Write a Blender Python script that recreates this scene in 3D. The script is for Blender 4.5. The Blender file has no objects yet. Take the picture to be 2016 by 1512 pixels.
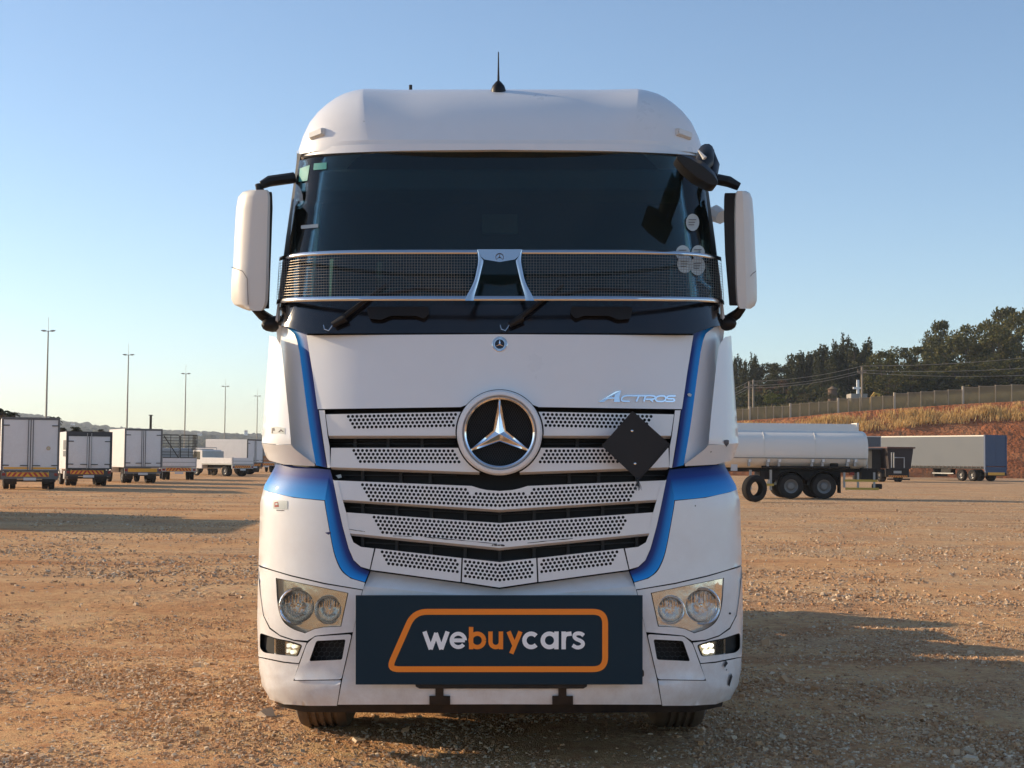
import bpy, bmesh, math, random
import numpy as np
from mathutils import Vector, Matrix, noise
from mathutils.geometry import delaunay_2d_cdt

R = math.radians
random.seed(7); rng = np.random.default_rng(11)
scene = bpy.context.scene
COL = scene.collection

# ------------------------------------------------------------------ camera, sky, sun, exposure
F = 3028.0                       # focal length in pixels of the 2016 px wide photograph
CAMX, CAMZ = 0.0585, 1.56
PITCH = math.atan((903 - 756) / F)
ROLL = R(0.6)
cam_data = bpy.data.cameras.new('camera'); cam = bpy.data.objects.new('camera', cam_data); COL.objects.link(cam)
cam_data.sensor_width = 36.0; cam_data.lens = 36.0 * F / 2016.0
cam_data.clip_start = 0.1; cam_data.clip_end = 9000
CAM_R = Matrix.Rotation(R(90) + PITCH, 3, 'X') @ Matrix.Rotation(ROLL, 3, 'Z')
cam.matrix_world = Matrix.Translation((CAMX, 0, CAMZ)) @ CAM_R.to_4x4()
scene.camera = cam

SUN_EL = R(18.5)
SUN_DIR = Vector((-math.cos(R(17)) * math.cos(SUN_EL), math.sin(R(17)) * math.cos(SUN_EL), math.sin(SUN_EL)))   # towards the sun
world = bpy.data.worlds.new('World'); scene.world = world; world.use_nodes = True
wn = world.node_tree.nodes; wl = world.node_tree.links
sky = wn.new('ShaderNodeTexSky'); sky.sky_type = 'NISHITA'; sky.sun_disc = False
sky.sun_elevation = SUN_EL
sky.sun_rotation = math.atan2(SUN_DIR.x, SUN_DIR.y)
sky.air_density = 1.0; sky.dust_density = 1.0; sky.ozone_density = 1.8; sky.altitude = 1400
wn['Background'].inputs['Strength'].default_value = 0.108
wl.new(sky.outputs['Color'], wn['Background'].inputs['Color'])
sun_data = bpy.data.lights.new('sun', 'SUN'); sun = bpy.data.objects.new('sun', sun_data); COL.objects.link(sun)
sun_data.energy = 3.35; sun_data.angle = R(0.6); sun_data.color = (1.0, 0.78, 0.52)
sun.rotation_euler = SUN_DIR.to_track_quat('Z', 'Y').to_euler()
scene.view_settings.view_transform = 'Standard'; scene.view_settings.look = 'None'
scene.view_settings.gamma = 1.0; scene.view_settings.use_curve_mapping = False
scene.view_settings.exposure = 0.80

# ------------------------------------------------------------------ helpers: pixels -> places
def ray(px, py):
    return (CAM_R @ Vector(((px - 1008) / F, (756 - py) / F, -1.0)))
def at(px, py, Y):               # point at distance Y in front of the camera
    d = ray(px, py); t = Y / d.y
    return Vector((CAMX + d.x * t, Y, CAMZ + d.z * t))
def ground_at(px, py, z=0.0):
    d = ray(px, py); t = (z - CAMZ) / d.z
    return Vector((CAMX + d.x * t, d.y * t, z))

Y0 = 7.70                        # front face of the truck
def interp(v, tab):
    return np.interp(v, [a for a, b in tab], [b for a, b in tab])
class Surf:
    """front skin of the cab: y as a function of x (plan curve) and z (profile)"""
    def __init__(s, W, b, C=0.5, n=3.0): s.W, s.b, s.C, s.n = W, b, C, n
    def y(s, x, z):
        W = interp(z, s.W); b = interp(z, s.b)
        t = np.minimum(np.abs(x) / W, 0.9985)
        return Y0 + b + s.C * (1 - np.sqrt(1 - t ** s.n))
    def clampx(s, x, z):
        W = interp(z, s.W) * 0.999
        return np.clip(x, -W, W)
SP, CP = math.sin(PITCH), math.cos(PITCH)
def T(pts, surf, off=0.0):       # photo pixels -> truck skin (metres), off>0 is deeper
    p = np.asarray(pts, float).reshape(-1, 2)
    a = (p[:, 0] - 985) / F; b = (756 - p[:, 1]) / F
    dy = CP - b * SP; dz = SP + b * CP
    Y = np.full(len(p), Y0 + 0.1)
    off = np.asarray(off, float)
    for _ in range(14):
        t = Y / dy; x = a * t; z = CAMZ + dz * t
        Yn = surf.y(surf.clampx(x, z), z) + off
        Y = 0.5 * Y + 0.5 * Yn
    t = Y / dy; x = surf.clampx(a * t, z); z = CAMZ + dz * t
    return np.stack([x, Y, z], 1)
class Flat:
    def __init__(s, y): s.yy = y
    def y(s, x, z): return np.full(np.shape(x), s.yy)
    def clampx(s, x, z): return x

# ------------------------------------------------------------------ materials
MATS = {}
def mat(name, col, rough=0.5, metal=0.0, coat=0.0, var=0.0, vscale=4.0, bump=0.0, bscale=60.0, dirt=None, emit=None, spec=0.5, coatr=0.06, chips=False):
    if name in MATS: return MATS[name]
    m = bpy.data.materials.new(name); m.use_nodes = True; MATS[name] = m
    nt = m.node_tree; n = nt.nodes; l = nt.links; b = n['Principled BSDF']
    b.inputs['Roughness'].default_value = rough; b.inputs['Metallic'].default_value = metal
    b.inputs['Coat Weight'].default_value = coat; b.inputs['Coat Roughness'].default_value = coatr
    b.inputs['Specular IOR Level'].default_value = spec
    c4 = (*col, 1)
    b.inputs['Base Color'].default_value = c4
    if emit:
        b.inputs['Emission Color'].default_value = (*emit[0], 1); b.inputs['Emission Strength'].default_value = emit[1]
    co = None
    if var or bump or dirt:
        tc = n.new('ShaderNodeTexCoord'); co = tc.outputs['Object']
    src = None
    if var:
        nz = n.new('ShaderNodeTexNoise'); nz.inputs['Scale'].default_value = vscale; nz.inputs['Detail'].default_value = 6; nz.inputs['Roughness'].default_value = 0.65
        l.new(co, nz.inputs['Vector'])
        mx = n.new('ShaderNodeMix'); mx.data_type = 'RGBA'
        mx.inputs[6].default_value = tuple(max(0, c * (1 - var)) for c in col) + (1,)
        mx.inputs[7].default_value = tuple(min(1, c * (1 + var)) for c in col) + (1,)
        l.new(nz.outputs['Fac'], mx.inputs['Factor']); src = mx.outputs[2]
        rr = n.new('ShaderNodeMapRange'); rr.inputs[3].default_value = max(0, rough - 0.1 * (rough > .15)); rr.inputs[4].default_value = min(1, rough + 0.12)
        l.new(nz.outputs['Fac'], rr.inputs[0]); l.new(rr.outputs[0], b.inputs['Roughness'])
    if dirt:       # (colour, z low, z high, amount): road dust that thins out upwards, broken up by noise
        dc, z0, z1, am = dirt
        sx = n.new('ShaderNodeSeparateXYZ'); l.new(tc.outputs['Object'], sx.inputs[0])
        mr = n.new('ShaderNodeMapRange'); mr.inputs[1].default_value = z0; mr.inputs[2].default_value = z1; mr.inputs[3].default_value = am; mr.inputs[4].default_value = am * .12
        l.new(sx.outputs['Z'], mr.inputs[0])
        n2 = n.new('ShaderNodeTexNoise'); n2.inputs['Scale'].default_value = 9; n2.inputs['Detail'].default_value = 9; n2.inputs['Roughness'].default_value = .7
        l.new(co, n2.inputs['Vector'])
        m2 = n.new('ShaderNodeMapRange'); m2.inputs[1].default_value = .35; m2.inputs[2].default_value = .72
        l.new(n2.outputs['Fac'], m2.inputs[0])
        mu = n.new('ShaderNodeMath'); mu.operation = 'MULTIPLY'; l.new(mr.outputs[0], mu.inputs[0]); l.new(m2.outputs[0], mu.inputs[1])
        mx2 = n.new('ShaderNodeMix'); mx2.data_type = 'RGBA'; mx2.inputs[6].default_value = c4; mx2.inputs[7].default_value = (*dc, 1)
        if src: l.new(src, mx2.inputs[6])
        l.new(mu.outputs[0], mx2.inputs['Factor']); src = mx2.outputs[2]
    if chips:      # stone chips: a few tiny dark specks
        vo = n.new('ShaderNodeTexVoronoi'); vo.inputs['Scale'].default_value = 11; l.new(co, vo.inputs['Vector'])
        bw = n.new('ShaderNodeSeparateColor'); l.new(vo.outputs['Color'], bw.inputs[0])
        th = n.new('ShaderNodeMapRange'); th.inputs[1].default_value = .80; th.inputs[2].default_value = 1.0; th.inputs[3].default_value = 0.0; th.inputs[4].default_value = .055; l.new(bw.outputs[0], th.inputs[0])
        lt_ = n.new('ShaderNodeMath'); lt_.operation = 'LESS_THAN'; l.new(vo.outputs['Distance'], lt_.inputs[0]); l.new(th.outputs[0], lt_.inputs[1])
        mx3 = n.new('ShaderNodeMix'); mx3.data_type = 'RGBA'; mx3.inputs[7].default_value = (.10, .09, .085, 1); l.new(src, mx3.inputs[6]); l.new(lt_.outputs[0], mx3.inputs['Factor']); src = mx3.outputs[2]
    if src: l.new(src, b.inputs['Base Color'])
    if bump:
        nb = n.new('ShaderNodeTexNoise'); nb.inputs['Scale'].default_value = bscale; nb.inputs['Detail'].default_value = 4
        l.new(co, nb.inputs['Vector'])
        bp = n.new('ShaderNodeBump'); bp.inputs['Strength'].default_value = bump; bp.inputs['Distance'].default_value = 0.01
        l.new(nb.outputs['Fac'], bp.inputs['Height']); l.new(bp.outputs[0], b.inputs['Normal'])
    return m
DUST = (0.36, 0.22, 0.13)
WHITE = mat('white_paint', (0.82, 0.825, 0.83), 0.30, coat=0.5, var=0.035, vscale=2.5, dirt=(DUST, 0.2, 1.6, 0.22), chips=True)
WHITE2 = mat('bumper_white', (0.81, 0.81, 0.81), 0.34, coat=0.4, var=0.04, vscale=3, dirt=(DUST, 0.2, 1.2, 0.40), chips=True)
CREAM = mat('white_plastic', (0.72, 0.69, 0.64), 0.42, coat=0.1, var=0.05)
BLACKP = mat('black_plastic', (0.012, 0.012, 0.013), 0.45, var=0.2, vscale=12, dirt=(DUST, 0.2, 3, 0.10), spec=.3)
BLACKG = mat('black_gloss', (0.006, 0.007, 0.010), 0.16, coat=0.4, var=0.1, vscale=7, dirt=(DUST, 1.6, 3, 0.05))
CAVITY = mat('grille_cavity_black', (0.006, 0.006, 0.006), 0.7)
RIB = mat('grille_rib_black', (0.018, 0.018, 0.019), 0.5, var=.3, vscale=20)
CHROME = mat('chrome', (0.86, 0.86, 0.87), 0.06, metal=1.0)
STEEL = mat('stainless_steel', (0.72, 0.72, 0.72), 0.16, metal=1.0, var=0.04, vscale=10)
WIRE = mat('steel_wire', (0.25, 0.215, 0.18), 0.45, metal=.8)
RUBBER = mat('tyre_rubber', (0.022, 0.021, 0.020), 0.8, var=.25, vscale=8, bump=.2, bscale=80, dirt=(DUST, -1, 1.0, .10), spec=.15)
DUSTYTYRE = mat('dusty_tyre_rubber', (0.13, 0.095, 0.065), 0.9, var=.3, vscale=8, bump=.2, bscale=80)
CHASSIS = mat('chassis_black', (0.015, 0.015, 0.015), 0.6, var=.3, vscale=6, dirt=(DUST, 0, 1.5, .18), spec=.2)
RIMM = mat('wheel_rim_grey', (0.20, 0.19, 0.18), 0.45, metal=.3, var=.2, vscale=12)
FABRIC = mat('seat_fabric', (0.025, 0.025, 0.03), 0.9, var=.2)
DASH = mat('dashboard_plastic', (0.02, 0.02, 0.022), 0.6, var=.2)
INTER = mat('cab_lining_grey', (0.035, 0.035, 0.038), 0.8, var=.15)
NAVY = mat('board_navy', (0.012, 0.031, 0.047), 0.6, var=.03, spec=.2)
ORANGE = mat('board_orange', (1.0, 0.27, 0.018), 0.5)
WTEXT = mat('board_white', (0.94, 0.94, 0.94), 0.5)
SCUFF = mat('scuff_black', (0.02, 0.02, 0.025), 0.7)
TEAL = mat('windscreen_sticker_teal', (0.04, 0.30, 0.28), 0.6)
STICK = mat('sticker_white', (0.50, 0.55, 0.545), 0.5, var=.1, vscale=60)
STICKD = mat('sticker_print_dark', (0.10, 0.09, 0.10), 0.6)
STICKR = mat('sticker_print_red', (0.30, 0.05, 0.04), 0.6)

def glass(name, tint, ior=1.5, rough=0.0, dirt=0.0):
    m = bpy.data.materials.new(name); m.use_nodes = True; nt = m.node_tree; n = nt.nodes; l = nt.links
    n.clear(); out = n.new('ShaderNodeOutputMaterial')
    tr = n.new('ShaderNodeBsdfTransparent'); tr.inputs[0].default_value = (*tint, 1)
    gl = n.new('ShaderNodeBsdfGlossy'); gl.inputs['Roughness'].default_value = rough
    fr = n.new('ShaderNodeFresnel'); fr.inputs[0].default_value = ior
    mx = n.new('ShaderNodeMixShader'); l.new(fr.outputs[0], mx.inputs[0]); l.new(tr.outputs[0], mx.inputs[1]); l.new(gl.outputs[0], mx.inputs[2])
    res = mx.outputs[0]
    if dirt:
        df = n.new('ShaderNodeBsdfDiffuse'); df.inputs[0].default_value = (.5, .45, .38, 1)
        tc = n.new('ShaderNodeTexCoord'); nz = n.new('ShaderNodeTexNoise'); nz.inputs['Scale'].default_value = 3; nz.inputs['Detail'].default_value = 8
        l.new(tc.outputs['Object'], nz.inputs['Vector'])
        mr = n.new('ShaderNodeMapRange'); mr.inputs[1].default_value = .4; mr.inputs[2].default_value = .8; mr.inputs[3].default_value = dirt * .3; mr.inputs[4].default_value = dirt
        l.new(nz.outputs['Fac'], mr.inputs[0])
        m2 = n.new('ShaderNodeMixShader'); l.new(mr.outputs[0], m2.inputs[0]); l.new(res, m2.inputs[1]); l.new(df.outputs[0], m2.inputs[2]); res = m2.outputs[0]
    l.new(res, out.inputs[0]); MATS[name] = m
    return m
GLASS = glass('windscreen_glass', (0.60, 0.78, 0.78), 1.52, 0.0, 0.02)
SIDEGLASS = glass('side_window_glass', (0.55, 0.75, 0.74), 1.45)
LENS = glass('headlamp_lens', (0.93, 0.92, 0.88), 1.45, 0.02, 0.10)
LENSY = glass('headlamp_lens_aged', (0.95, 0.93, 0.84), 1.45, 0.05, 0.20)
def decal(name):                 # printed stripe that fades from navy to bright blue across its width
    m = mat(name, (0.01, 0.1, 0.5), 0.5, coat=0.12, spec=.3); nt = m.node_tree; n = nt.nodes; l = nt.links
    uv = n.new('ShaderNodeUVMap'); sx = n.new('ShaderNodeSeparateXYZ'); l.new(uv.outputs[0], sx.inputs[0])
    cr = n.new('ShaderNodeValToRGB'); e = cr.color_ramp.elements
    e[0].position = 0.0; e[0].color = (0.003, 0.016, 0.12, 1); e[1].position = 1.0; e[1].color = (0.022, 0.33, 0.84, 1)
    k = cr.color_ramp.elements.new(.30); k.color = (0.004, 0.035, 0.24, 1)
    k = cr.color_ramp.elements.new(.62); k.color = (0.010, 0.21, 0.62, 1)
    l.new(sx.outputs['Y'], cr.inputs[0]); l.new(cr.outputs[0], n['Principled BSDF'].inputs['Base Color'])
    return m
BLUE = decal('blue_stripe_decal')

# ------------------------------------------------------------------ helpers: meshes and things
def link(o, parent=None):
    COL.objects.link(o)
    if parent is not None: o.parent = parent
    return o
def tag(o, label=None, cat=None, group=None, kind=None):
    if label: o['label'] = label
    if cat: o['category'] = cat
    if group: o['group'] = group
    if kind: o['kind'] = kind
    return o
def empty(name, loc, rz=0.0):
    o = bpy.data.objects.new(name, None); link(o); o.location = loc; o.rotation_euler = (0, 0, rz); o.empty_display_size = .3
    return o
def obj(name, verts, faces, m, parent=None, smooth=True, ang=38, uv=None, bevel=0.0):
    me = bpy.data.meshes.new(name); me.from_pydata([tuple(v) for v in verts], [], [tuple(f) for f in faces])
    if m: me.materials.append(m)
    if uv is not None:
        ul = me.uv_layers.new(name='UVMap'); li = np.empty(len(me.loops), int); me.loops.foreach_get('vertex_index', li)
        ul.data.foreach_set('uv', np.asarray(uv)[li].astype(np.float32).ravel())
    if smooth:
        me.polygons.foreach_set('use_smooth', [True] * len(me.polygons)); me.set_sharp_from_angle(angle=R(ang))
    me.update()
    o = bpy.data.objects.new(name, me); link(o, parent)
    if bevel:
        b = o.modifiers.new('bevel', 'BEVEL'); b.width = bevel; b.segments = 2; b.limit_method = 'ANGLE'; b.angle_limit = R(50)
        b.harden_normals = False
    return o
def copy_tree(o, parent=None):
    c = o.copy(); COL.objects.link(c); c.parent = parent
    for ch in list(o.children): copy_tree(ch, c)
    return c
class MB:
    def __init__(s): s.v, s.f = [], []
    def add(s, vs, fs):
        k = len(s.v); s.v += [tuple(v) for v in vs]; s.f += [tuple(i + k for i in f) for f in fs]; return s
    def box(s, x0, x1, y0, y1, z0, z1, M=None):
        vs = [Vector((x, y, z)) for z in (z0, z1) for y in (y0, y1) for x in (x0, x1)]
        if M is not None: vs = [M @ v for v in vs]
        return s.add(vs, [(0, 2, 3, 1), (4, 5, 7, 6), (0, 1, 5, 4), (1, 3, 7, 5), (3, 2, 6, 7), (2, 0, 4, 6)])
    def path(s, pts, r, n=8, cap=True, rs=None):
        pts = [Vector(p) for p in pts]; k = len(s.v); m = len(pts); up = Vector((0.13, 0.21, 0.97))
        for i, p in enumerate(pts):
            d = (pts[min(i + 1, m - 1)] - pts[max(i - 1, 0)]).normalized()
            a = d.cross(up)
            if a.length < .05: a = d.cross(Vector((1, 0, 0)))
            a.normalize(); b = d.cross(a); q = rs[i] if rs else r
            for j in range(n):
                t = 2 * math.pi * (j + .5) / n
                s.v.append(tuple(p + (a * math.cos(t) + b * math.sin(t)) * q))
        for i in range(m - 1):
            for j in range(n):
                j2 = (j + 1) % n
                s.f.append((k + i * n + j, k + i * n + j2, k + (i + 1) * n + j2, k + (i + 1) * n + j))
        if cap:
            s.f.append(tuple(k + j for j in reversed(range(n)))); s.f.append(tuple(k + (m - 1) * n + j for j in range(n)))
        return s
    def tube(s, a, b, r, n=8): return s.path([a, b], r, n)
    def lathe(s, prof, n, c, ax=0, closed=False, close_ends=False, M=None):   # prof: (radius, along axis)
        k = len(s.v); m = len(prof)
        for r, h in prof:
            for j in range(n):
                t = 2 * math.pi * j / n; u, w = r * math.cos(t), r * math.sin(t)
                p = Vector((h, u, w) if ax == 0 else (u, h, w) if ax == 1 else (u, w, h))
                if M is not None: p = M @ p
                s.v.append(tuple(p + Vector(c)))
        for i in range(m if closed else m - 1):
            i2 = (i + 1) % m
            for j in range(n):
                j2 = (j + 1) % n
                s.f.append((k + i * n + j, k + i * n + j2, k + i2 * n + j2, k + i2 * n + j))
        if close_ends:
            s.f.append(tuple(k + j for j in range(n))); s.f.append(tuple(k + (m - 1) * n + j for j in range(n)))
        return s
    def prism(s, poly, fn0, fn1):   # polygon (list of 2-D) mapped twice and bridged
        k = len(s.v); n = len(poly)
        s.v += [tuple(fn0(*p)) for p in poly] + [tuple(fn1(*p)) for p in poly]
        s.f.append(tuple(range(k, k + n))); s.f.append(tuple(reversed(range(k + n, k + 2 * n))))
        for i in range(n): j = (i + 1) % n; s.f.append((k + i, k + n + i, k + n + j, k + j))
        return s
    def build(s, name, m, parent=None, smooth=True, ang=38, bevel=0.0, sub=None):
        v = s.v
        if sub is not None: v = [(a - sub[0], b - sub[1], c - sub[2]) for a, b, c in v]
        o = obj(name, v, s.f, m, parent, smooth, ang, bevel=bevel)
        bm = bmesh.new(); bm.from_mesh(o.data); bmesh.ops.recalc_face_normals(bm, faces=bm.faces); bm.to_mesh(o.data); bm.free()
        if smooth: o.data.set_sharp_from_angle(angle=R(ang))
        return o

def in_poly(P, poly):
    P = np.asarray(P); x, y = P[:, 0], P[:, 1]; r = np.zeros(len(P), bool); n = len(poly)
    for i in range(n):
        x1, y1 = poly[i]; x2, y2 = poly[(i + 1) % n]
        c = (y1 > y) != (y2 > y)
        if abs(y2 - y1) > 1e-12: r ^= c & (x < (x2 - x1) * (y - y1) / (y2 - y1) + x1)
    return r
def edge_dist(P, poly):
    d = np.full(len(P), 1e9); n = len(poly)
    for i in range(n):
        a = np.array(poly[i], float); b = np.array(poly[(i + 1) % n], float); ab = b - a
        t = np.clip(((P - a) @ ab) / max(ab @ ab, 1e-9), 0, 1)
        d = np.minimum(d, np.hypot(*(P - (a + t[:, None] * ab)).T))
    return d
def resample(poly, step, closed=True):
    out = []; n = len(poly)
    for i in range(n if closed else n - 1):
        a = np.array(poly[i], float); b = np.array(poly[(i + 1) % n], float); k = max(1, int(math.ceil(np.hypot(*(b - a)) / step)))
        for j in range(k): out.append(tuple(a + (b - a) * j / k))
    if not closed: out.append(tuple(map(float, poly[-1])))
    return out
def smooth_line(pts, k=6):       # Catmull-Rom through the points, open
    p = [np.array(q, float) for q in pts]; p = [2 * p[0] - p[1]] + p + [2 * p[-1] - p[-2]]; out = []
    for i in range(1, len(p) - 2):
        for j in range(k):
            t = j / k; a, b, c, d = p[i - 1], p[i], p[i + 1], p[i + 2]
            out.append(tuple(.5 * (2 * b + (c - a) * t + (2 * a - 5 * b + 4 * c - d) * t * t + (3 * b - a - 3 * c + d) * t ** 3)))
    out.append(tuple(p[-2])); return out
def round_poly(poly, r, k=5):
    out = []; n = len(poly)
    for i in range(n):
        p = np.array(poly[i], float); a = np.array(poly[i - 1], float); b = np.array(poly[(i + 1) % n], float)
        la, lb = np.hypot(*(a - p)), np.hypot(*(b - p)); q = min(r, la * .45, lb * .45)
        s, e = p + (a - p) / la * q, p + (b - p) / lb * q
        for j in range(k + 1):
            t = j / k; out.append(tuple((1 - t) ** 2 * s + 2 * t * (1 - t) * p + t * t * e))
    return out
def circle(cx, cy, r, n=12, ry=None): return [(cx + r * math.cos(2 * math.pi * i / n), cy + (ry or r) * math.sin(2 * math.pi * i / n)) for i in range(n)]
def mirror_px(pts): return [(1970 - x, y) for x, y in reversed(pts)]

def tri_panel(outline, holes, grid):
    """constrained triangulation of an outline with holes and inner points (2-D)"""
    V = [Vector(p) for p in outline]; E = [(i, (i + 1) % len(outline)) for i in range(len(outline))]
    for h in holes:
        k = len(V); V += [Vector(p) for p in h]; E += [(k + i, k + (i + 1) % len(h)) for i in range(len(h))]
    if grid:
        o = np.array(outline); gx = np.arange(o[:, 0].min() + grid * .37, o[:, 0].max(), grid); gy = np.arange(o[:, 1].min() + grid * .41, o[:, 1].max(), grid)
        if len(gx) and len(gy):
            P = np.stack(np.meshgrid(gx, gy), -1).reshape(-1, 2); ok = in_poly(P, outline)
            P = P[ok]
            if len(P): P = P[edge_dist(P, outline) > grid * .35]
            for h in holes:
                if len(P):
                    hc = np.mean(h, 0); hr = max(math.hypot(a - hc[0], b - hc[1]) for a, b in h)
                    near = np.hypot(*(P - hc).T) < hr + grid
                    if near.any():
                        bad = in_poly(P, h) | (edge_dist(P, h) < grid * .3); P = P[~bad]
            V += [Vector(p) for p in P]
    vs, es, fs, *_ = delaunay_2d_cdt(V, E, [], 0, 1e-4)
    vs = np.array([tuple(v) for v in vs]); fs = [f for f in fs if len(f) == 3]
    C = np.array([vs[list(f)].mean(0) for f in fs]); keep = in_poly(C, outline)
    for h in holes: keep &= ~in_poly(C, h)
    F2 = []
    for f, k in zip(fs, keep):
        if not k: continue
        a, b, c = vs[list(f)]
        if (b[0] - a[0]) * (c[1] - a[1]) - (b[1] - a[1]) * (c[0] - a[0]) > 0: f = (f[0], f[2], f[1])
        F2.append(tuple(f))
    return vs, F2

ROOT_LOC = Vector((0, Y0 + 3.2, 0))
def loc3(P): return np.asarray(P, float) - np.array(ROOT_LOC)
def solid_from(front, back, tris):
    n = len(front); faces = [tuple(f) for f in tris] + [tuple(n + i for i in reversed(f)) for f in tris]
    cnt = {}
    for f in tris:
        for i in range(3): e = (f[i], f[(i + 1) % 3]); cnt[e] = 1
    for (a, b) in cnt:
        if (b, a) not in cnt: faces.append((b, a, n + a, n + b))
    return np.vstack([front, back]), faces
def panel(name, outline, surf, m, parent, off=0.0, thick=0.03, holes=(), grid=18, bevel=0.0025, mirror=False, step=None, warp=None, label=None, swell=0.0):
    """a body panel: outline in photo pixels laid on the skin, given thickness; mirror=True also makes the one on the other side"""
    if swell:                    # joints are a little narrower than the traced outlines
        a_ = sum(outline[i - 1][0] * outline[i][1] - outline[i][0] * outline[i - 1][1] for i in range(len(outline)))
        nn_ = len(outline); out_ = []
        for i in range(nn_):
            a, p, b = (np.array(outline[k % nn_], float) for k in (i - 1, i, i + 1)); u = (p - a) / max(np.hypot(*(p - a)), 1e-6); v = (b - p) / max(np.hypot(*(b - p)), 1e-6)
            n1 = np.array([u[1], -u[0]]); n2 = np.array([v[1], -v[0]]); m_ = n1 + n2; m_ = m_ / max(1.0, .5 * (m_ @ m_)) if (m_ @ m_) > .3 else n1
            out_.append(tuple(p + m_ * swell * (1 if a_ > 0 else -1) * .75))
        outline = out_
    ol = resample(outline, step or max(grid, 6))
    vs, tr = tri_panel(ol, [list(h) for h in holes], grid)
    o_ = off if warp is None else off + np.array([warp(x, y) for x, y in vs])
    fr = loc3(T(vs, surf, o_)); bk = loc3(T(vs, surf, o_ + thick)); 
    V, Fc = solid_from(fr, bk, tr)     # px y runs down, so winding faces the camera
    res = [obj(name, V, Fc, m, parent, bevel=bevel)]
    if mirror:
        V2 = V * np.array([-1, 1, 1]); res.append(obj(name, V2, [tuple(reversed(f)) for f in Fc], m, parent, bevel=bevel))
    if label:
        for r_ in res: r_['label'] = label
    return res
def ruled(name, A, B, surf, m, parent, offA=0.0, offB=0.0, nu=24, nv=4, dip=0.0, mirror=False, smooth_in=True):
    """a strip between two lines, optionally dished"""
    def samp(L):
        L = smooth_line(L) if smooth_in and len(L) > 2 else L
        P = np.array(L, float); d = np.r_[0, np.cumsum(np.hypot(*np.diff(P, axis=0).T))]; t = np.linspace(0, d[-1], nu + 1)
        return np.stack([np.interp(t, d, P[:, 0]), np.interp(t, d, P[:, 1])], 1)
    a, b = samp(A), samp(B); V = []; UV = []
    for j in range(nv + 1):
        v = j / nv; P = a * (1 - v) + b * v
        V.append(loc3(T(P, surf, offA * (1 - v) + offB * v + dip * 4 * v * (1 - v))))
        UV += [(i / nu, v) for i in range(nu + 1)]
    V = np.vstack(V); n = nu + 1
    Fc = [(j * n + i, j * n + i + 1, (j + 1) * n + i + 1, (j + 1) * n + i) for j in range(nv) for i in range(nu)]
    res = [obj(name, V, Fc, m, parent, uv=UV)]
    if mirror: res.append(obj(name, V * np.array([-1, 1, 1]), [tuple(reversed(f)) for f in Fc], m, parent, uv=UV))
    return res
def text_mesh(s, bold=0.0, shear=0.0, spacing=1.0):
    cu = bpy.data.curves.new('lettering', 'FONT'); cu.body = s; cu.size = 1; cu.offset = bold; cu.shear = shear; cu.space_character = spacing; cu.resolution_u = 5
    o = bpy.data.objects.new('lettering', cu); COL.objects.link(o); dg = bpy.context.evaluated_depsgraph_get(); dg.update()
    me = bpy.data.meshes.new_from_object(o.evaluated_get(dg)); bpy.data.objects.remove(o)
    V = np.array([v.co[:] for v in me.vertices])[:, :2]; Fc = [tuple(p.vertices) for p in me.polygons]
    bpy.data.meshes.remove(me); return V, Fc
def text_obj(name, s, box, fn, m, parent, bold=0.0, shear=0.0, spacing=1.0, fit=None):
    """lettering fitted to a pixel box (x0, x1, y of the bottom, y of the top); fn maps (px, py, back) to 3-D"""
    V, Fc = text_mesh(s, bold, shear, spacing); lo, hi = V.min(0), V.max(0)
    x0, x1, yb, yt = box
    P = np.stack([x0 + (V[:, 0] - lo[0]) / (hi[0] - lo[0]) * (x1 - x0), yb + (V[:, 1] - lo[1]) / (hi[1] - lo[1]) * (yt - yb)], 1)
    n = len(P); fr = [fn(x, y, 0) for x, y in P]; bk = [fn(x, y, 1) for x, y in P]
    cnt = {}
    for f in Fc:
        for i in range(len(f)): cnt[(f[i], f[(i + 1) % len(f)])] = 1
    faces = list(Fc) + [(b, a, n + a, n + b) for (a, b) in cnt if (b, a) not in cnt]
    mb = MB(); mb.v = [tuple(p) for p in fr + bk]; mb.f = faces
    return mb.build(name, m, parent, smooth=False)

# ================================================================== the white truck
truck = empty('tractor_truck', (0, 0, 0))
Rt = Matrix.Rotation(-ROLL, 3, 'Y'); C0 = Vector((CAMX, 0, CAMZ))
off_ = Rt @ (ROOT_LOC - Vector((0, 0, CAMZ)))
truck.location = Vector((0, 0, CAMZ)) + off_; truck.rotation_euler = (0, -ROLL, 0)
tag(truck, 'large white tractor truck with blue stripes and wire stone guard, seen head on', 'truck')
TK = truck
Wb = [(.28, 1.215), (.36, 1.255), (.45, 1.274), (.7, 1.284), (1.03, 1.280), (1.33, 1.276), (1.42, 1.255), (1.52, 1.20), (2.1, 1.195), (2.3, 1.20), (2.6, 1.178), (3.2, 1.125)]
bb = [(.28, .055), (.36, .02), (.44, .0), (.45, .008), (.9, .006), (1.03, .015), (1.5, .035), (1.81, .05), (2.19, .10), (2.45, .165), (3.2, .36)]
BODY = Surf(Wb, bb)
FIN = Surf([(1.4, 1.20), (1.64, 1.262), (2.2, 1.235)], [(1.45, .14), (1.64, .045), (2.2, .10)], C=.46)
WIND = Surf([(2.0, 1.195), (2.6, 1.172), (3.2, 1.12)], [(2.0, .08), (2.19, .115), (2.45, .175), (3.2, .365)], C=.34, n=5.0)
GUARD = Surf([(2.2, 1.20), (2.7, 1.185)], [(2.2, -.03), (2.7, .06)], C=.5, n=3.4)

def P(*a): return list(a)
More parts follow.
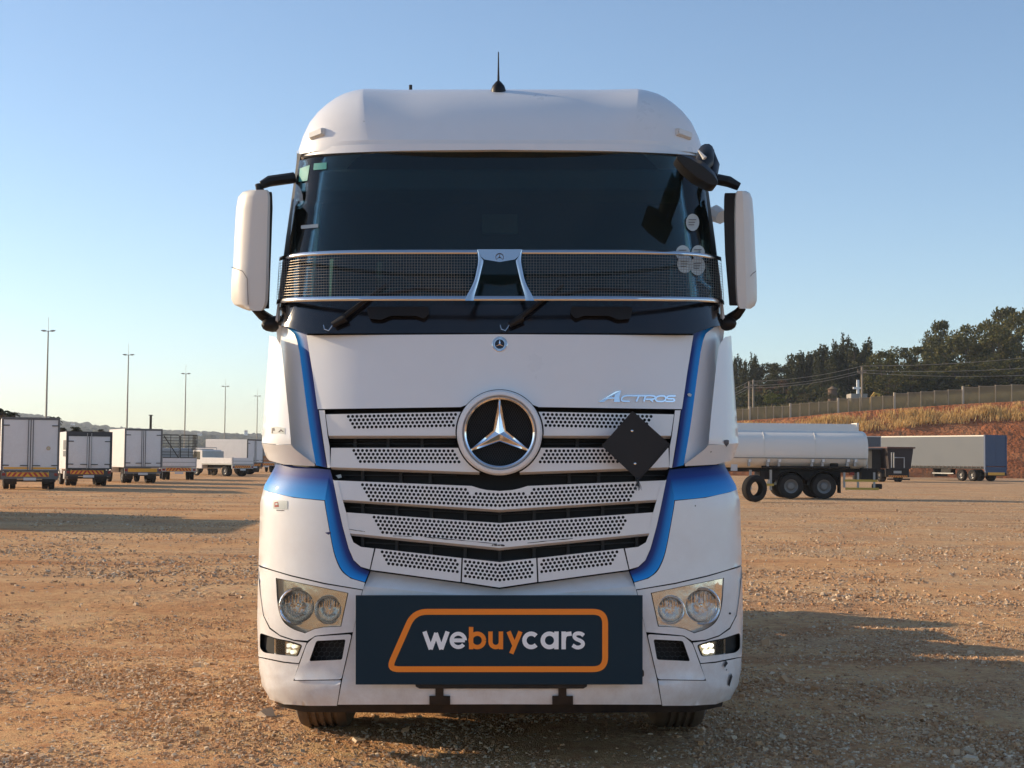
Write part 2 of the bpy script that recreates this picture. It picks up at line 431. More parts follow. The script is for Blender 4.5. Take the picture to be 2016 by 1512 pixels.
# --- bonnet flap with the cut for the star
hl = [(604, 661), (985, 659)]
def star_arc(r, a0, a1, n=18, cx=985, cy=852): return [(cx + r * math.cos(R(a0 + (a1 - a0) * i / n)), cy + r * math.sin(R(a0 + (a1 - a0) * i / n))) for i in range(n + 1)]
flap = [(605, 661), (985, 659), (1365, 661), (1353, 735), (1343, 805), (1062, 801)] + star_arc(86, -40, -140, 20) + [(908, 801), (627, 805), (617, 735)]
panel('bonnet_flap', flap, BODY, WHITE, TK, off=0, thick=.03, swell=.9, grid=24, step=12, bevel=.004)
# flap lower return edge catches the bounce
# --- grille: side frames, slats, cavity
def side_frame(pts): return pts
frame_up = [(629, 808), (640, 808), (646, 858), (650, 880), (651, 921), (646, 921), (638, 870)]
panel('grille_frame', frame_up, BODY, WHITE2, TK, off=.0, thick=.10, grid=14, mirror=True)
frame_lo = [(657, 945), (666, 948), (676, 985), (683, 1010), (690, 1050), (697, 1068), (712, 1077), (738, 1080), (729, 1121), (712, 1116), (698, 1103), (688, 1080), (676, 1036), (668, 1000)]
panel('grille_frame', frame_lo, BODY, WHITE2, TK, off=.0, thick=.10, grid=14, mirror=True)
def lin(x, a, b): return a[1] + (b[1] - a[1]) * (x - a[0]) / (b[0] - a[0])
def holes_for(topf, x0, x1, rows, first, dy, slant0, slant1, extra=None, dx=8.45, r=3.05):
    H = []
    for k in range(rows):
        xs = x0 + slant0 * k; xe = x1 + slant1 * k
        x = x0 + (dx / 2 if k % 2 else 0)
        while x < xs: x += dx
        while x <= xe:
            y = topf(x) + first + dy * k
            if extra is None or extra(x, y): H.append(circle(x, y, r, 9))
            x += dx
    return H
def slat(name, outline, holes, off=.004, label=None, m=None):
    panel(name, outline, BODY, m or WHITE2, TK, off=off, thick=.016, holes=holes, grid=22, step=14, bevel=0)
def lip(A, B): ruled('slat_lip', A, B, BODY, WHITE2, TK, offA=.002, offB=.03, nu=20, nv=1, smooth_in=False)
# row A and B (two pieces each, left and right of the star)
def star_out(x, y): return math.hypot(x - 985, y - 852) > 92
for side in (0, 1):
    fl = (lambda p: p) if side == 0 else mirror_px
    rowA = [(642, 816), (907, 811)] + star_arc(87, 208, 176, 10) + [(648, 858)]
    hA = holes_for(lambda x: lin(x, (642, 816), (907, 811)), 687, 906, 4, 5.0, 7.2, 4.0, 0, star_out)
    slat('grille_slat', fl(rowA), [fl(h) for h in hA])
    rowB = [(653, 882), (904, 882)] + star_arc(87, 159, 116, 8) + [(945, 930), (651, 920)]
    hB = holes_for(lambda x: lin(x, (653, 882), (904, 883)), 698, 935, 4, 5.0, 7.2, 4.0, 0, star_out)
    slat('grille_slat', fl(rowB), [fl(h) for h in hB])
# row C with its round cut under the star, row D, and the three low panels
def V2(xl, yl, yc): return lambda x: yl + (yc - yl) * (1 - abs(x - 985) / (985 - xl))
def sym(pts): return pts + mirror_px(pts)
topC = V2(660, 946, 960); cutC = [(935, 957)] + star_arc(112, 117, 90, 7)
rowC = [(661, 946), (930, 957), (946, 962), (960, 965), (985, 967)]
botC = [(985, 1004), (674, 984)]
oc = rowC + mirror_px(rowC)[1:] + [(1296, 984), (985, 1004), (674, 984)]
def okC(x, y): return (abs(x - 985) > 60 or y > 972) 
hC = holes_for(V2(660, 946, 961), 715, 1260, 5, 6, 7.2, 3.2, -3.2, okC)
slat('grille_slat', oc, hC)
od = [(683, 1009), (985, 1030), (1287, 1009), (1281, 1050), (985, 1079), (689, 1050)]
hD = holes_for(V2(683, 1009, 1030), 738, 1236, 5, 5.5, 7.2, 3.2, -3.2)
slat('grille_slat', od, hD)
topE = V2(739, 1078, 1107)
e1 = [(741, 1080), (910, 1099), (908, 1146), (731, 1122)]
hE = [h for h in holes_for(topE, 754, 905, 4, 7, 7.2, 3.2, 0)]
slat('grille_lower_panel', e1, hE); slat('grille_lower_panel', mirror_px(e1), [mirror_px(h) for h in hE])
e2 = [(913, 1099), (985, 1107), (1057, 1099), (1059, 1146), (985, 1157), (911, 1146)]
slat('grille_lower_panel', e2, holes_for(topE, 918, 1052, 5, 6.5, 7.2, 0, 0))
# folded lower edges of the slats
for A, B in (([(648, 858), (899, 857)], [(650, 864), (899, 863)]), ([(652, 920), (945, 930)], [(655, 925), (945, 935)])):
    ruled('slat_lip', A, B, BODY, WHITE2, TK, .006, .05, 16, 1, mirror=True, smooth_in=False)
for yl, yc, xl in ((984, 1004, 674), (1050, 1079, 689)):
    ruled('slat_lip', [(xl, yl), (985, yc)], [(xl + 3, yl + 5), (985, yc + 5)], BODY, WHITE2, TK, .006, .05, 20, 1, mirror=True, smooth_in=False)
cav = [(634, 800), (1336, 800), (1322, 925), (1300, 1010), (1282, 1080), (1232, 1120), (985, 1150), (738, 1120), (688, 1080), (670, 1010), (648, 925)]
panel('grille_backing', cav, BODY, CAVITY, TK, off=.13, thick=.02, grid=30, bevel=0)
mb = MB()
def rib_box(px, y0, y1, w=.008, off=.10):
    a = T([(px, y0), (px, y1)], BODY, off); a = loc3(a); x = a[0][0]
    m_ = MB().box(x - w, x + w, a[0][1], a[0][1] + .03, a[1][2], a[0][2]); m_.build('grille_rib', RIB, TK, smooth=False)
for px in (700, 765, 832, 1138, 1205, 1272): rib_box(px, 858, 882)
for px in (715, 790, 848, 1122, 1180, 1255): rib_box(px, 924, 952)
for px in (715, 782, 850, 917, 985, 1053, 1120, 1188, 1255): rib_box(px, 984, 1032); rib_box(px, 1050, 1106)
for (y, xa, xb) in ((868, 652, 897), (874, 652, 897), (936, 660, 900), (998, 690, 985), (1018, 690, 985), (1068, 720, 985), (1090, 760, 985)):
    for s in (0, 1):
        pts = [(xa, y), (xb, y + (0 if xb < 950 else 14))]
        if s: pts = mirror_px(pts)
        q = loc3(T(resample(pts, 40, False), BODY, .11)); MB().path(q, .004, 4).build('grille_bar', RIB, TK, smooth=False)

# --- the big star
SC = T([(985, 852)], Flat(Y0 + .02))[0]
def ring(name, r0, r1, y0, y1, m, parent, n=72, c=SC, prof=None):
    mbx = MB(); mbx.lathe(prof or [(r0, y1), (r0, y0 + .006), (r0 + .006, y0), (r1 - .012, y0), (r1, y0 + .012), (r1, y1)], n, loc3(c), ax=1); return mbx.build(name, m, parent)
px_m = (Y0 + .02) / F
star = MB(); cc = loc3(SC)
emb = MB().lathe([(84 * px_m, .06), (84 * px_m, -.012), (80 * px_m, -.026), (74.5 * px_m, -.030), (72.5 * px_m, -.022), (72.5 * px_m, .06)], 80, cc, ax=1).build('star_surround', WHITE2, TK)
MB().lathe([(72 * px_m, .02), (71.5 * px_m, -.020), (68.5 * px_m, -.030), (65.5 * px_m, -.024), (64 * px_m, -.004), (64 * px_m, .03)], 80, cc, ax=1).build('star_chrome_ring', CHROME, TK)
MB().lathe([(.0005, .035), (66 * px_m, .035)], 60, cc, ax=1).build('star_back_disc', CAVITY, TK)
mesh = MB()
rr = 64 * px_m; g = .0105
for d in (1, -1):
    k = -rr
    n_ = int(rr / g * 1.5)
    for i in range(-n_, n_ + 1):
        c_ = i * g
        dirv = np.array([math.cos(R(60)), math.sin(R(60)) * d]); nor = np.array([-dirv[1], dirv[0]])
        if abs(c_) >= rr: continue
        h = math.sqrt(rr * rr - c_ * c_); p, q = nor * c_ - dirv * h, nor * c_ + dirv * h
        mesh.path([cc + np.array([p[0], .026, p[1]]), cc + np.array([q[0], .026, q[1]])], .0011, 4, cap=False)
mesh.build('star_mesh', RIB, TK, smooth=False)
st = MB(); tips = [90, 210, 330]; Rv, Rt_ = 14 * px_m, 66 * px_m
C_ = (cc[0], cc[1] - .034, cc[2] - 3 * px_m); vs = [C_]
for a in tips: vs.append((cc[0] + Rt_ * math.cos(R(a)), cc[1] - .006, cc[2] - 2 * px_m + Rt_ * math.sin(R(a))))
for a in (150, 270, 30): vs.append((cc[0] + Rv * math.cos(R(a)), cc[1] - .004, cc[2] - 3 * px_m + Rv * math.sin(R(a))))
def tipw(i, d):   # blunt tip corner
    a = R(tips[i]); t = Vector(vs[1 + i]); s = Vector((-math.sin(a), 0, math.cos(a))) * .004 * d; return tuple(t + s)
fs = []
for i in range(3):
    k = len(vs); vs += [tipw(i, 1), tipw(i, -1)]
    vl, vr = 4 + i, 4 + (i + 2) % 3
    fs += [(0, 1 + i, k, vl), (0, vr, k + 1, 1 + i)]
    vs += [(*vs[k][:1], vs[k][1] + .012, vs[k][2]), (*vs[k + 1][:1], vs[k + 1][1] + .012, vs[k + 1][2])]
st.add(vs, fs); st.build('star_emblem', CHROME, TK, smooth=False)
# small round badge on the flap
bc = loc3(T([(985, 678)], BODY))[0]; rot = Matrix.Rotation(R(-7), 3, 'X')
def badge(c, r, parent, dark, light, tilt, name='bonnet_badge'):
    M = Matrix.Rotation(tilt, 3, 'X')
    b0 = MB().lathe([(r, .004), (r, -.002), (r * .94, -.004), (.0003, -.004)], 36, c, ax=1, M=M).build(name, light, parent)
    MB().lathe([(r * .62, -.0052), (.0003, -.0052)], 30, c, ax=1, M=M).build('badge_disc', dark, b0)
    s = MB(); v = [Vector((0, -.008, 0))]
    for a in (90, 210, 330): v.append(Vector((r * .60 * math.cos(R(a)), -.006, r * .60 * math.sin(R(a)))))
    for a in (150, 270, 30): v.append(Vector((r * .12 * math.cos(R(a)), -.0058, r * .12 * math.sin(R(a)))))
    s.add([Vector(c) + M @ q for q in v], [(0, 1 + i, 4 + i) for i in range(3)] + [(0, 4 + (i + 2) % 3, 1 + i) for i in range(3)])
    s.build('badge_star', CHROME if dark is not CHROME else CAVITY, b0, smooth=False)
    dots = MB()
    for i in range(26):
        if i % 13 in (0, 12): continue
        a = R(i * 360 / 26 + 90); q = Vector((r * .80 * math.cos(a), -.0052, r * .80 * math.sin(a))); dots.lathe([(r * .055, 0), (.0002, -.0006)], 6, Vector(c) + M @ q, ax=1)
    dots.build('badge_wreath', STICKD, b0, smooth=False)
    return b0
badge(bc, 15.5 * px_m, TK, BLACKG, STEEL, R(-8))
# chrome model lettering
def on_body(o0, o1):
    def fn(x, y, back): return loc3(T([(x, y)], BODY, o1 if back else o0))[0]
    return fn
shape_A = [(1179, 792), (1212, 771.5), (1224, 769), (1220.5, 783), (1222, 792), (1210, 792), (1211.5, 777.5), (1192, 790), (1191, 792)]
fnb = on_body(-.007, .002)
MB().prism(shape_A, lambda x, y: fnb(x, y, 0), lambda x, y: fnb(x, y, 1)).build('model_lettering', CHROME, TK, smooth=False)
MB().prism([(1194, 783), (1217, 782), (1216.6, 785), (1191, 786)], lambda x, y: fnb(x, y, 0), lambda x, y: fnb(x, y, 1)).build('model_lettering', CHROME, TK, smooth=False)
def wide_letter(poly):
    MB().prism(poly, lambda x, y: fnb(x, y, 0), lambda x, y: fnb(x, y, 1)).build('model_lettering', CHROME, TK, smooth=False)
def strok(pts, w):   # thick polyline in px
    p = [np.array(q, float) for q in pts]; L, Rr = [], []
    for i in range(len(p)):
        d = p[min(i + 1, len(p) - 1)] - p[max(i - 1, 0)]; d = d / np.hypot(*d); nn = np.array([-d[1], d[0]]) * w / 2; L.append(tuple(p[i] + nn)); Rr.append(tuple(p[i] - nn))
    return L + Rr[::-1]
def letters(strokes, w=3.0):
    for s in strokes:
        pts = smooth_line(s, 4) if len(s) > 3 else s
        mbx = MB(); L = strok(pts, w); n = len(L); k = n // 2
        fr = [fnb(x, y, 0) for x, y in L]; bk = [fnb(x, y, 1) for x, y in L]
        mbx.v = [tuple(q) for q in fr + bk]
        for i in range(k - 1):
            a, b, c, d = i, i + 1, n - 2 - i, n - 1 - i
            mbx.f.append((a, b, c, d)); mbx.f.append((a, n + a, n + b, b)); mbx.f.append((d, c, n + c, n + d))
        mbx.f.append((0, n - 1, n + n - 1, n)); mbx.f.append((k - 1, n + k - 1, n + k, k))
        mbx.build('model_lettering', CHROME, TK, smooth=False)
letters([[(1250, 779.5), (1234, 779.5), (1227, 782), (1225, 787), (1228, 790), (1241, 790.5)],
         [(1246, 779.5), (1275, 779.5)], [(1259, 780), (1254, 791)],
         [(1269, 791), (1273, 780), (1288, 780), (1291, 783), (1287, 786), (1272, 786.4)], [(1281, 786.5), (1287, 791)],
         [(1298, 780), (1308, 780), (1312, 784), (1308, 790), (1296, 790.5), (1292, 787), (1294, 782), (1299, 780)],
         [(1331, 780), (1318, 780), (1314, 782.5), (1317, 785.2), (1326, 785.4), (1329, 788), (1325, 790.5), (1311, 790.5)]])

# --- blue stripes, wind deflectors and cheeks (left, then mirrored)
upA = [(604, 653), (607, 665), (617, 734), (627, 803), (637, 872), (645, 921)]
upB = [(563, 644), (580, 657), (585, 670), (590, 693), (597, 744), (607, 820), (615.5, 875), (623, 916)]
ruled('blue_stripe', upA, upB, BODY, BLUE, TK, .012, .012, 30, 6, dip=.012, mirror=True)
panel('corner_panel', [(541, 639), (563, 644), (580, 657), (585, 670), (590, 693), (597, 744), (607, 820), (615.5, 875), (623, 913), (560, 905), (535, 860), (534, 700)], BODY, WHITE, TK, off=.020, thick=.02, grid=14, mirror=True, step=10)
fin_up = [(526, 661), (541.6, 663.6), (550, 674), (554.6, 686), (559, 720), (564, 768.5), (570, 827), (574, 875), (548, 875), (514, 872), (517, 772), (521, 703)]
panel('wind_deflector', fin_up, FIN, WHITE, TK, off=-.035, thick=.022, grid=11, mirror=True, step=9)
fin_lo = [(514, 873), (548, 876), (574, 876), (581, 884), (600, 899), (621, 914), (620, 918), (559, 914.6), (531, 907), (520, 896)]
panel('wind_deflector', fin_lo, FIN, WHITE, TK, off=-.035, thick=.022, grid=11, mirror=True, step=9)
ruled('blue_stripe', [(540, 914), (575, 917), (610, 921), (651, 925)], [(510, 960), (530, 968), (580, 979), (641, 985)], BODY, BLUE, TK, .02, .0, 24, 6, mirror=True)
loA = [(651, 925), (657, 946), (668, 1000), (676, 1036), (688, 1080), (698, 1103), (712, 1117), (729, 1125)]
loB = [(641, 985), (643, 1000), (650, 1040), (659, 1085), (668, 1110), (678, 1126), (694, 1138), (720, 1146)]
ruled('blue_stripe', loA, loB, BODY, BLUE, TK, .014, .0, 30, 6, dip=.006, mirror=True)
cheek = [(508, 960), (530, 969.5), (580, 981), (639, 987)] + smooth_line([(641, 1000), (648, 1040), (657, 1086), (666, 1112), (676, 1128), (692, 1140)], 3) + [(719, 1148), (716, 1160), (640, 1147), (575, 1132), (540, 1122), (507, 1111), (505, 1040), (506, 1000)]
panel('cheek_panel', cheek, BODY, WHITE, TK, off=.0, thick=.03, swell=.9, grid=14, mirror=True, step=12)
# head lamps
lamp = smooth_line([(545, 1139), (549, 1193), (559, 1222), (577, 1237), (602, 1246)], 5) + [(620, 1238), (638, 1234.5), (672, 1233), (686, 1168), (620, 1154)]
def grow(poly, k): c = np.mean(poly, 0); return [tuple(c + (np.array(p) - c) * k) for p in poly]
surround = [(505, 1115), (540, 1125.5), (575, 1136), (640, 1151), (714, 1163), (696, 1244), (640, 1249), (622, 1251), (606, 1261), (580, 1259), (553, 1250), (533, 1235), (520, 1210), (513, 1170)]
panel('headlamp_surround', surround, BODY, WHITE2, TK, off=.006, thick=.05, swell=.9, grid=13, holes=[grow(resample(lamp, 8), 1.02)], mirror=True, step=10)
def build_lamp(sgn, lens_mat, amber):
    lp = resample(lamp, 9)
    hl_ = bpy.data.objects.new('headlamp', None); link(hl_, TK)
    def place(V): return V * np.array([sgn, 1, 1])
    vs_, tr_ = tri_panel(lp, [], 10)
    V = place(loc3(T(vs_, BODY, .012)));
    o = obj('lens', V, tr_, lens_mat, hl_)
    hm = mat('headlamp_bezel' + ('' if amber else '_aged'), (0.82, 0.80, 0.77), 0.22, metal=.75, bump=.5, bscale=9)
    def deep(c): return loc3(T([c], BODY, .06))[0]
    holes = [circle(587, 1193.5, 33, 28), circle(648.7, 1200.5, 25, 28)]
    vs2, tr2 = tri_panel(grow(lp, .995), holes, 12)
    obj('bezel', place(loc3(T(vs2, BODY, .045))), tr2, hm, hl_)
    refm = mat('lamp_reflector', (0.92, 0.92, 0.92), 0.13, metal=.92, bump=.3, bscale=45)
    for (c, r, dpt) in ((holes[0], 33.5, .085), (holes[1], 25.5, .07)):
        cx = np.mean(c, 0); base = loc3(T([tuple(cx)], BODY, .045))[0]; rm = r * 8.0 / F
        mbx = MB(); ctr = Vector((base[0] * sgn, base[1], base[2]))
        prof = [(rm * 1.10, .004), (rm * 1.09, -.008), (rm * 1.03, -.016), (rm * .95, -.010)] + [(rm * .93 * math.sin(R(90 - a)), dpt * math.sin(R(a))) for a in range(0, 86, 12)] + [(rm * .1, dpt)]
        mbx.lathe(prof, 32, ctr, ax=1); b = mbx.build('reflector', refm, hl_)
        MB().lathe([(rm * .13, dpt), (rm * .13, dpt * .45), (rm * .09, dpt * .35), (.0003, dpt * .33)], 14, ctr, ax=1).build('bulb', CHROME, hl_)
        fl = MB()
        for i in range(9):
            t = (i - 4) / 4.6; hgt = rm * .86 * math.sqrt(1 - t * t)
            fl.box(ctr[0] + t * rm * .86 - .0015, ctr[0] + t * rm * .86 + .0015, ctr[1] + dpt * .45, ctr[1] + dpt * .95 * math.sqrt(max(0, 1 - t * t)) + .002, ctr[2] + hgt * .15, ctr[2] + hgt * .8)
        fl.build('flute', CHROME, hl_, smooth=False)
    bx_ = place(loc3(T(grow(lp, 1.03), BODY, .17))); c_ = bx_.mean(0); n = len(bx_)
    fr_ = place(loc3(T(grow(lp, 1.03), BODY, .03)))
    obj('lamp_housing', np.vstack([bx_, fr_, c_[None]]), [(2 * n, i, (i + 1) % n) for i in range(n)] + [(i, (i + 1) % n, n + (i + 1) % n, n + i) for i in range(n)], BLACKP, hl_, smooth=False)
build_lamp(1, LENSY, False); build_lamp(-1, LENS, True)
# fog lamp housings and lower bumper corners
fogsur = [(503, 1116), (509, 1140), (512, 1170), (518, 1212), (531, 1239), (553, 1254), (580, 1263), (604, 1266), (589, 1305), (560, 1302), (504, 1291)]
foghole = round_poly([(512.5, 1246), (545, 1257), (572, 1262), (597, 1270), (588, 1293), (555, 1290), (520, 1285), (512, 1276)], 5, 3)
panel('fog_lamp_surround', fogsur, BODY, WHITE2, TK, off=.0, thick=.03, swell=.9, grid=10, holes=[resample(foghole, 6)], mirror=True, step=8)
panel('fog_lamp_pocket', grow(foghole, 1.08), BODY, CAVITY, TK, off=.05, thick=.02, grid=10, mirror=True, bevel=0)
LED = mat('lit_led', (0.9, 0.9, 0.88), 0.3, emit=((1, .97, .9), 0.9))
LEDB = mat('lit_led_bright', (0.9, 0.9, 0.88), 0.3, emit=((1, .98, .93), 2.4))
FOGREF = mat('fog_reflector', (.75, .72, .6), .25, metal=.9)
for sgn in (1, -1):
    fg = bpy.data.objects.new('fog_lamp', None); link(fg, TK)
    o = panel('reflector', [(541, 1259), (570, 1265), (593, 1272), (585, 1291), (560, 1290), (542, 1287)], BODY, FOGREF, fg, off=.03, thick=.015, grid=10, bevel=0)[0]
    l_ = panel('lens', [(541, 1258), (570, 1263.5), (595, 1271), (586, 1292), (560, 1291), (541, 1288)], BODY, LENS, fg, off=.012, thick=.004, grid=10, bevel=0)[0]
    leds = []
    for (x, y) in ((568, 1271), (579, 1273), (565, 1282), (576, 1284)):
        leds += panel('led', circle(x, y, 4.2, 10), BODY, LED if sgn == 1 else LEDB, fg, off=.017, thick=.006, grid=0, bevel=0, step=3)
    if sgn == -1:
        for q in [o, l_] + leds:
            co = np.empty(len(q.data.vertices) * 3); q.data.vertices.foreach_get('co', co); co = co.reshape(-1, 3) * np.array([-1, 1, 1]); q.data.vertices.foreach_set('co', co.ravel()); q.data.flip_normals(); q.data.update()
low = [(503, 1294), (560, 1306), (589, 1308), (578, 1341), (672, 1340), (664, 1389), (610, 1389), (560, 1386), (530, 1376), (508, 1358), (503, 1330)]
panel('bumper_corner', low, BODY, WHITE2, TK, off=.0, thick=.03, swell=.9, grid=9, mirror=True, step=8, warp=lambda x, y: .010 if y < 1345 else 0.0)
ins = round_poly([(606, 1268), (622, 1254), (693, 1249.5), (673, 1337), (580, 1338.5), (592, 1307)], 5, 3)
hexo = round_poly([(624, 1262), (682, 1259), (675, 1299), (610, 1302)], 4, 3)
panel('bumper_insert', ins, BODY, WHITE2, TK, off=.0, thick=.03, swell=.9, grid=14, holes=[resample(hexo, 8)], mirror=True, step=8, warp=lambda x, y: .006 if (608 < x < 680 and 1304 < y < 1334) else 0)
panel('vent_back', grow(hexo, 1.1), BODY, CAVITY, TK, off=.07, thick=.01, grid=0, mirror=True, bevel=0)
for sgn in (1, -1):
    hx = MB()
    rr_ = 6.0
    for j in range(5):
        for i in range(9):
            cx = 608 + i * rr_ * 1.74 + (rr_ * .87 if j % 2 else 0); cy = 1262 + j * rr_ * 1.45
            pts = [(cx + rr_ * math.cos(R(30 + 60 * k)), cy + rr_ * .9 * math.sin(R(30 + 60 * k))) for k in range(4)]
            if not in_poly(np.array([(cx, cy)]), grow(hexo, 1.1))[0]: continue
            q = loc3(T(pts, BODY, .028)) * np.array([sgn, 1, 1]); hx.path(q, .0016, 4, cap=False)
    hx.build('vent_honeycomb', RIB, TK, smooth=False)
# centre bumper
cb = [(718, 1155), (860, 1168), (985, 1180)]
outc = [(719, 1155), (860, 1168), (985, 1180), (1110, 1168), (1251, 1155), (1254, 1165), (1272, 1242), (1294, 1338), (1303, 1387), (985, 1386), (667, 1387), (676, 1338), (698, 1242), (716, 1165)]
panel('bumper_centre', outc, BODY, WHITE2, TK, off=.0, thick=.03, swell=.9, grid=22, step=14, warp=lambda x, y: .008 if y < 1343 else 0)
ruled('bumper_bevel', [(731, 1125), (910, 1149), (985, 1160)], [(719, 1155), (860, 1168), (985, 1180)], BODY, WHITE2, TK, .075, .008, 20, 3, mirror=True, smooth_in=False)
panel('skid_plate', [(545, 1375), (600, 1380), (667, 1380), (985, 1380), (1303, 1380), (1370, 1380), (1425, 1375), (1421, 1391), (1370, 1402), (985, 1405), (600, 1402), (549, 1391)], BODY, BLACKP, TK, off=.032, thick=.25, grid=30, step=20)
for x in (860, 1102):
    panel('tow_bracket', [(x - 13, 1370), (x - 1, 1370), (x - 1, 1350), (x + 15, 1350), (x + 15, 1370), (x + 28, 1370), (x + 28, 1388), (x - 13, 1388)], BODY, BLACKP, TK, off=-.012, thick=.05, grid=0, bevel=.002)
panel('plate_holder', [(818, 1335), (1160, 1335), (1157, 1352), (1150, 1356), (828, 1356), (820, 1352)], BODY, BLACKP, TK, off=-.016, thick=.02, grid=40, bevel=.002)
panel('bumper_step', round_poly([(712, 1318), (1269, 1318), (1270, 1333), (712, 1333)], 5, 3), BODY, BLACKP, TK, off=-.004, thick=.02, grid=40, bevel=0)
# dark shell behind every joint
shell = [(520, 640), (985, 640), (1450, 640), (1448, 900), (1458, 1000), (1460, 1200), (1458, 1340), (1430, 1375), (985, 1384), (540, 1375), (512, 1340), (510, 1200), (512, 1000), (522, 900)]
lampL = grow(lamp, 1.25)
panel('front_shell', shell, BODY, CAVITY, TK, off=.19, thick=.02, grid=30, bevel=0, step=25)
# black panel under the windscreen, handles, wipers
panel('scuttle_panel', [(541, 596), (985, 585), (1429, 596), (1430, 640), (1405, 643), (1366, 657), (985, 656), (604, 657), (565, 643), (540, 640)], WIND, BLACKG, TK, off=.0, thick=.03, grid=18, step=14)
for sgn in (0, 1):
    f_ = (lambda p: p) if not sgn else mirror_px
    hb = round_poly([(723, 606), (735, 604), (845, 604), (846, 618), (835, 628), (820, 622), (770, 622), (752, 630), (728, 628)], 4, 3)
    panel('grab_handle', f_(hb), WIND, BLACKP, TK, off=-.035, thick=.03, grid=14, bevel=.004)
def wind_pt(px, py, off): return Vector(loc3(T([(px, py)], WIND, off))[0])
for (a, b) in (((668, 632), (760, 560)), ((1016, 632), (1110, 560))):
    w = bpy.data.objects.new('wiper', None); link(w, TK)
    MB().path([wind_pt(a[0] - 12, a[1] + 8, -.03), wind_pt(a[0] + 14, a[1] - 6, -.035)], .018, 10, rs=[.016, .022]).build('wiper_pivot', BLACKP, w)
    MB().path([wind_pt(*a, -.035), wind_pt((a[0] + b[0]) / 2, (a[1] + b[1]) / 2, -.035), wind_pt(*b, -.02)], .01, 8, rs=[.016, .011, .007]).build('wiper_arm', BLACKP, w)
    MB().path([wind_pt(b[0] - 40, b[1] + 26, -.012), wind_pt(b[0] + 60, b[1] + 8, -.012), wind_pt(b[0] + 170, b[1] + 14, -.012)], .007, 6).build('wiper_blade', BLACKP, w)
    MB().path(smooth3 if False else [wind_pt(a[0] - 30, a[1] + 8, -.03), wind_pt(a[0] - 28, a[1] + 16, -.03), wind_pt(a[0] - 20, a[1] + 19, -.03), wind_pt(a[0] - 12, a[1] + 8, -.03)], .003, 6).build('washer_hose', STEEL, w)

# --- windscreen, pillars, stickers
gl_left = [(589, 316), (583, 360), (578, 400), (573, 450), (570, 497), (562, 560), (556, 606)]
screen = [(985, 299), (860, 299.5), (760, 301.5), (670, 305), (620, 310)] + gl_left
scr = screen + [(985, 600)] + mirror_px(gl_left)[0:0] + [(1970 - x, y) for x, y in reversed(screen[1:])]
panel('windscreen', scr, WIND, GLASS, TK, off=.0, thick=.006, grid=22, step=16, bevel=0)
seal = [(581, 302), (592, 304), (589, 318), (583, 360), (578, 400), (573, 450), (570.5, 497), (562, 560), (556, 606), (544, 606), (552, 550), (560, 497), (568, 420), (574, 360)]
panel('screen_seal', seal, WIND, CAVITY, TK, off=.002, thick=.02, grid=12, mirror=True, step=12, bevel=0)
pil = [(572, 297), (581, 299), (574, 360), (568, 420), (560, 497), (552, 550), (545, 600), (541, 640), (530, 640), (535, 590), (543, 497), (552, 420), (562, 350)]
panel('cab_pillar', pil, WIND, WHITE, TK, off=.004, thick=.02, grid=8, mirror=True, step=10, bevel=.002)
def stick(poly, m, off=-.003, name='windscreen_sticker', thick=.001): return panel(name, poly, WIND, m, TK, off=off, thick=thick, grid=0, bevel=0, step=6)
stick([(590, 332), (610, 325), (605, 356), (588, 358)], TEAL); stick([(618, 322), (643, 320), (643, 333), (617, 335)], TEAL)
stick([(593, 444), (627, 441), (627, 448), (593, 451)], STICK)
for (x, y, rx, ry) in ((1364, 438, 13, 17), (1345, 498, 14, 15), (1375, 497, 13, 14), (1349, 520, 15, 18), (1374, 524, 15, 18)):
    stick(circle(x, y, rx, 20, ry), STICK, off=-.003 - .0012 * ((x + y) % 3))
    for k in range(3): stick([(x - 8, y - 6 + k * 5), (x + 7 - 2 * k, y - 6 + k * 5), (x + 7 - 2 * k, y - 4.6 + k * 5), (x - 8, y - 4.6 + k * 5)], STICKD, off=-.0072, name='sticker_print')

# --- roof cap
Zr = [3.155, 3.18, 3.22, 3.27, 3.33, 3.40, 3.46, 3.505, 3.54, 3.565, 3.585, 3.60, 3.61, 3.617, 3.62]
br = [(3.155, .335), (3.22, .335), (3.33, .365), (3.40, .40), (3.46, .445), (3.505, .49), (3.54, .54), (3.565, .59), (3.585, .645), (3.60, .70), (3.61, .76), (3.617, .83), (3.62, .90)]
wr = [(3.155, 1.128), (3.25, 1.118), (3.33, 1.095), (3.40, 1.06), (3.46, 1.015), (3.52, .955), (3.565, .895), (3.595, .845), (3.612, .81), (3.62, .79)]
def roof_edge(z): return .765 - .16 * (3.62 - z)
def roof_z(x, z): return 3.155 + (z - 3.155) * 1.035 + (.028 + .042 * (x / 1.12) ** 2) * max(0., 1 - (z - 3.155) / .16) + .012 * min(1., (abs(x) / .78) ** 2) * max(0., (z - 3.5) / .12)
def roof_y(x, z):
    W = float(interp(z, wr)); t = min(abs(x) / W, .999); y = Y0 + float(interp(z, br)) + float(np.interp(z, [3.25, 3.62], [.44, .20])) * (1 - math.sqrt(1 - t ** 3.0))
    k = max(0., min(1., (z - 3.20) / .40)); u = max(0., min(1., (roof_edge(z) - abs(x)) / .30))      # the dished middle between two creases
    return y + .085 * k * u * (2 - u)
rows = []; NO, NI = 14, 40
for z in Zr:
    W = float(interp(z, wr)); e = min(roof_edge(z), W - .004)
    o_ = [e + (W - e) * math.sin(R(90 * i / NO)) for i in range(1, NO + 1)]; i_ = [e * math.sin(R(90 * i / (NI // 2))) for i in range(-NI // 2, NI // 2 + 1)]
    xs_ = [-q for q in reversed(o_)] + i_ + o_; rows.append([(x, roof_y(x, z), roof_z(x, z)) for x in xs_])
n = len(rows[0]); back = Y0 + 2.35
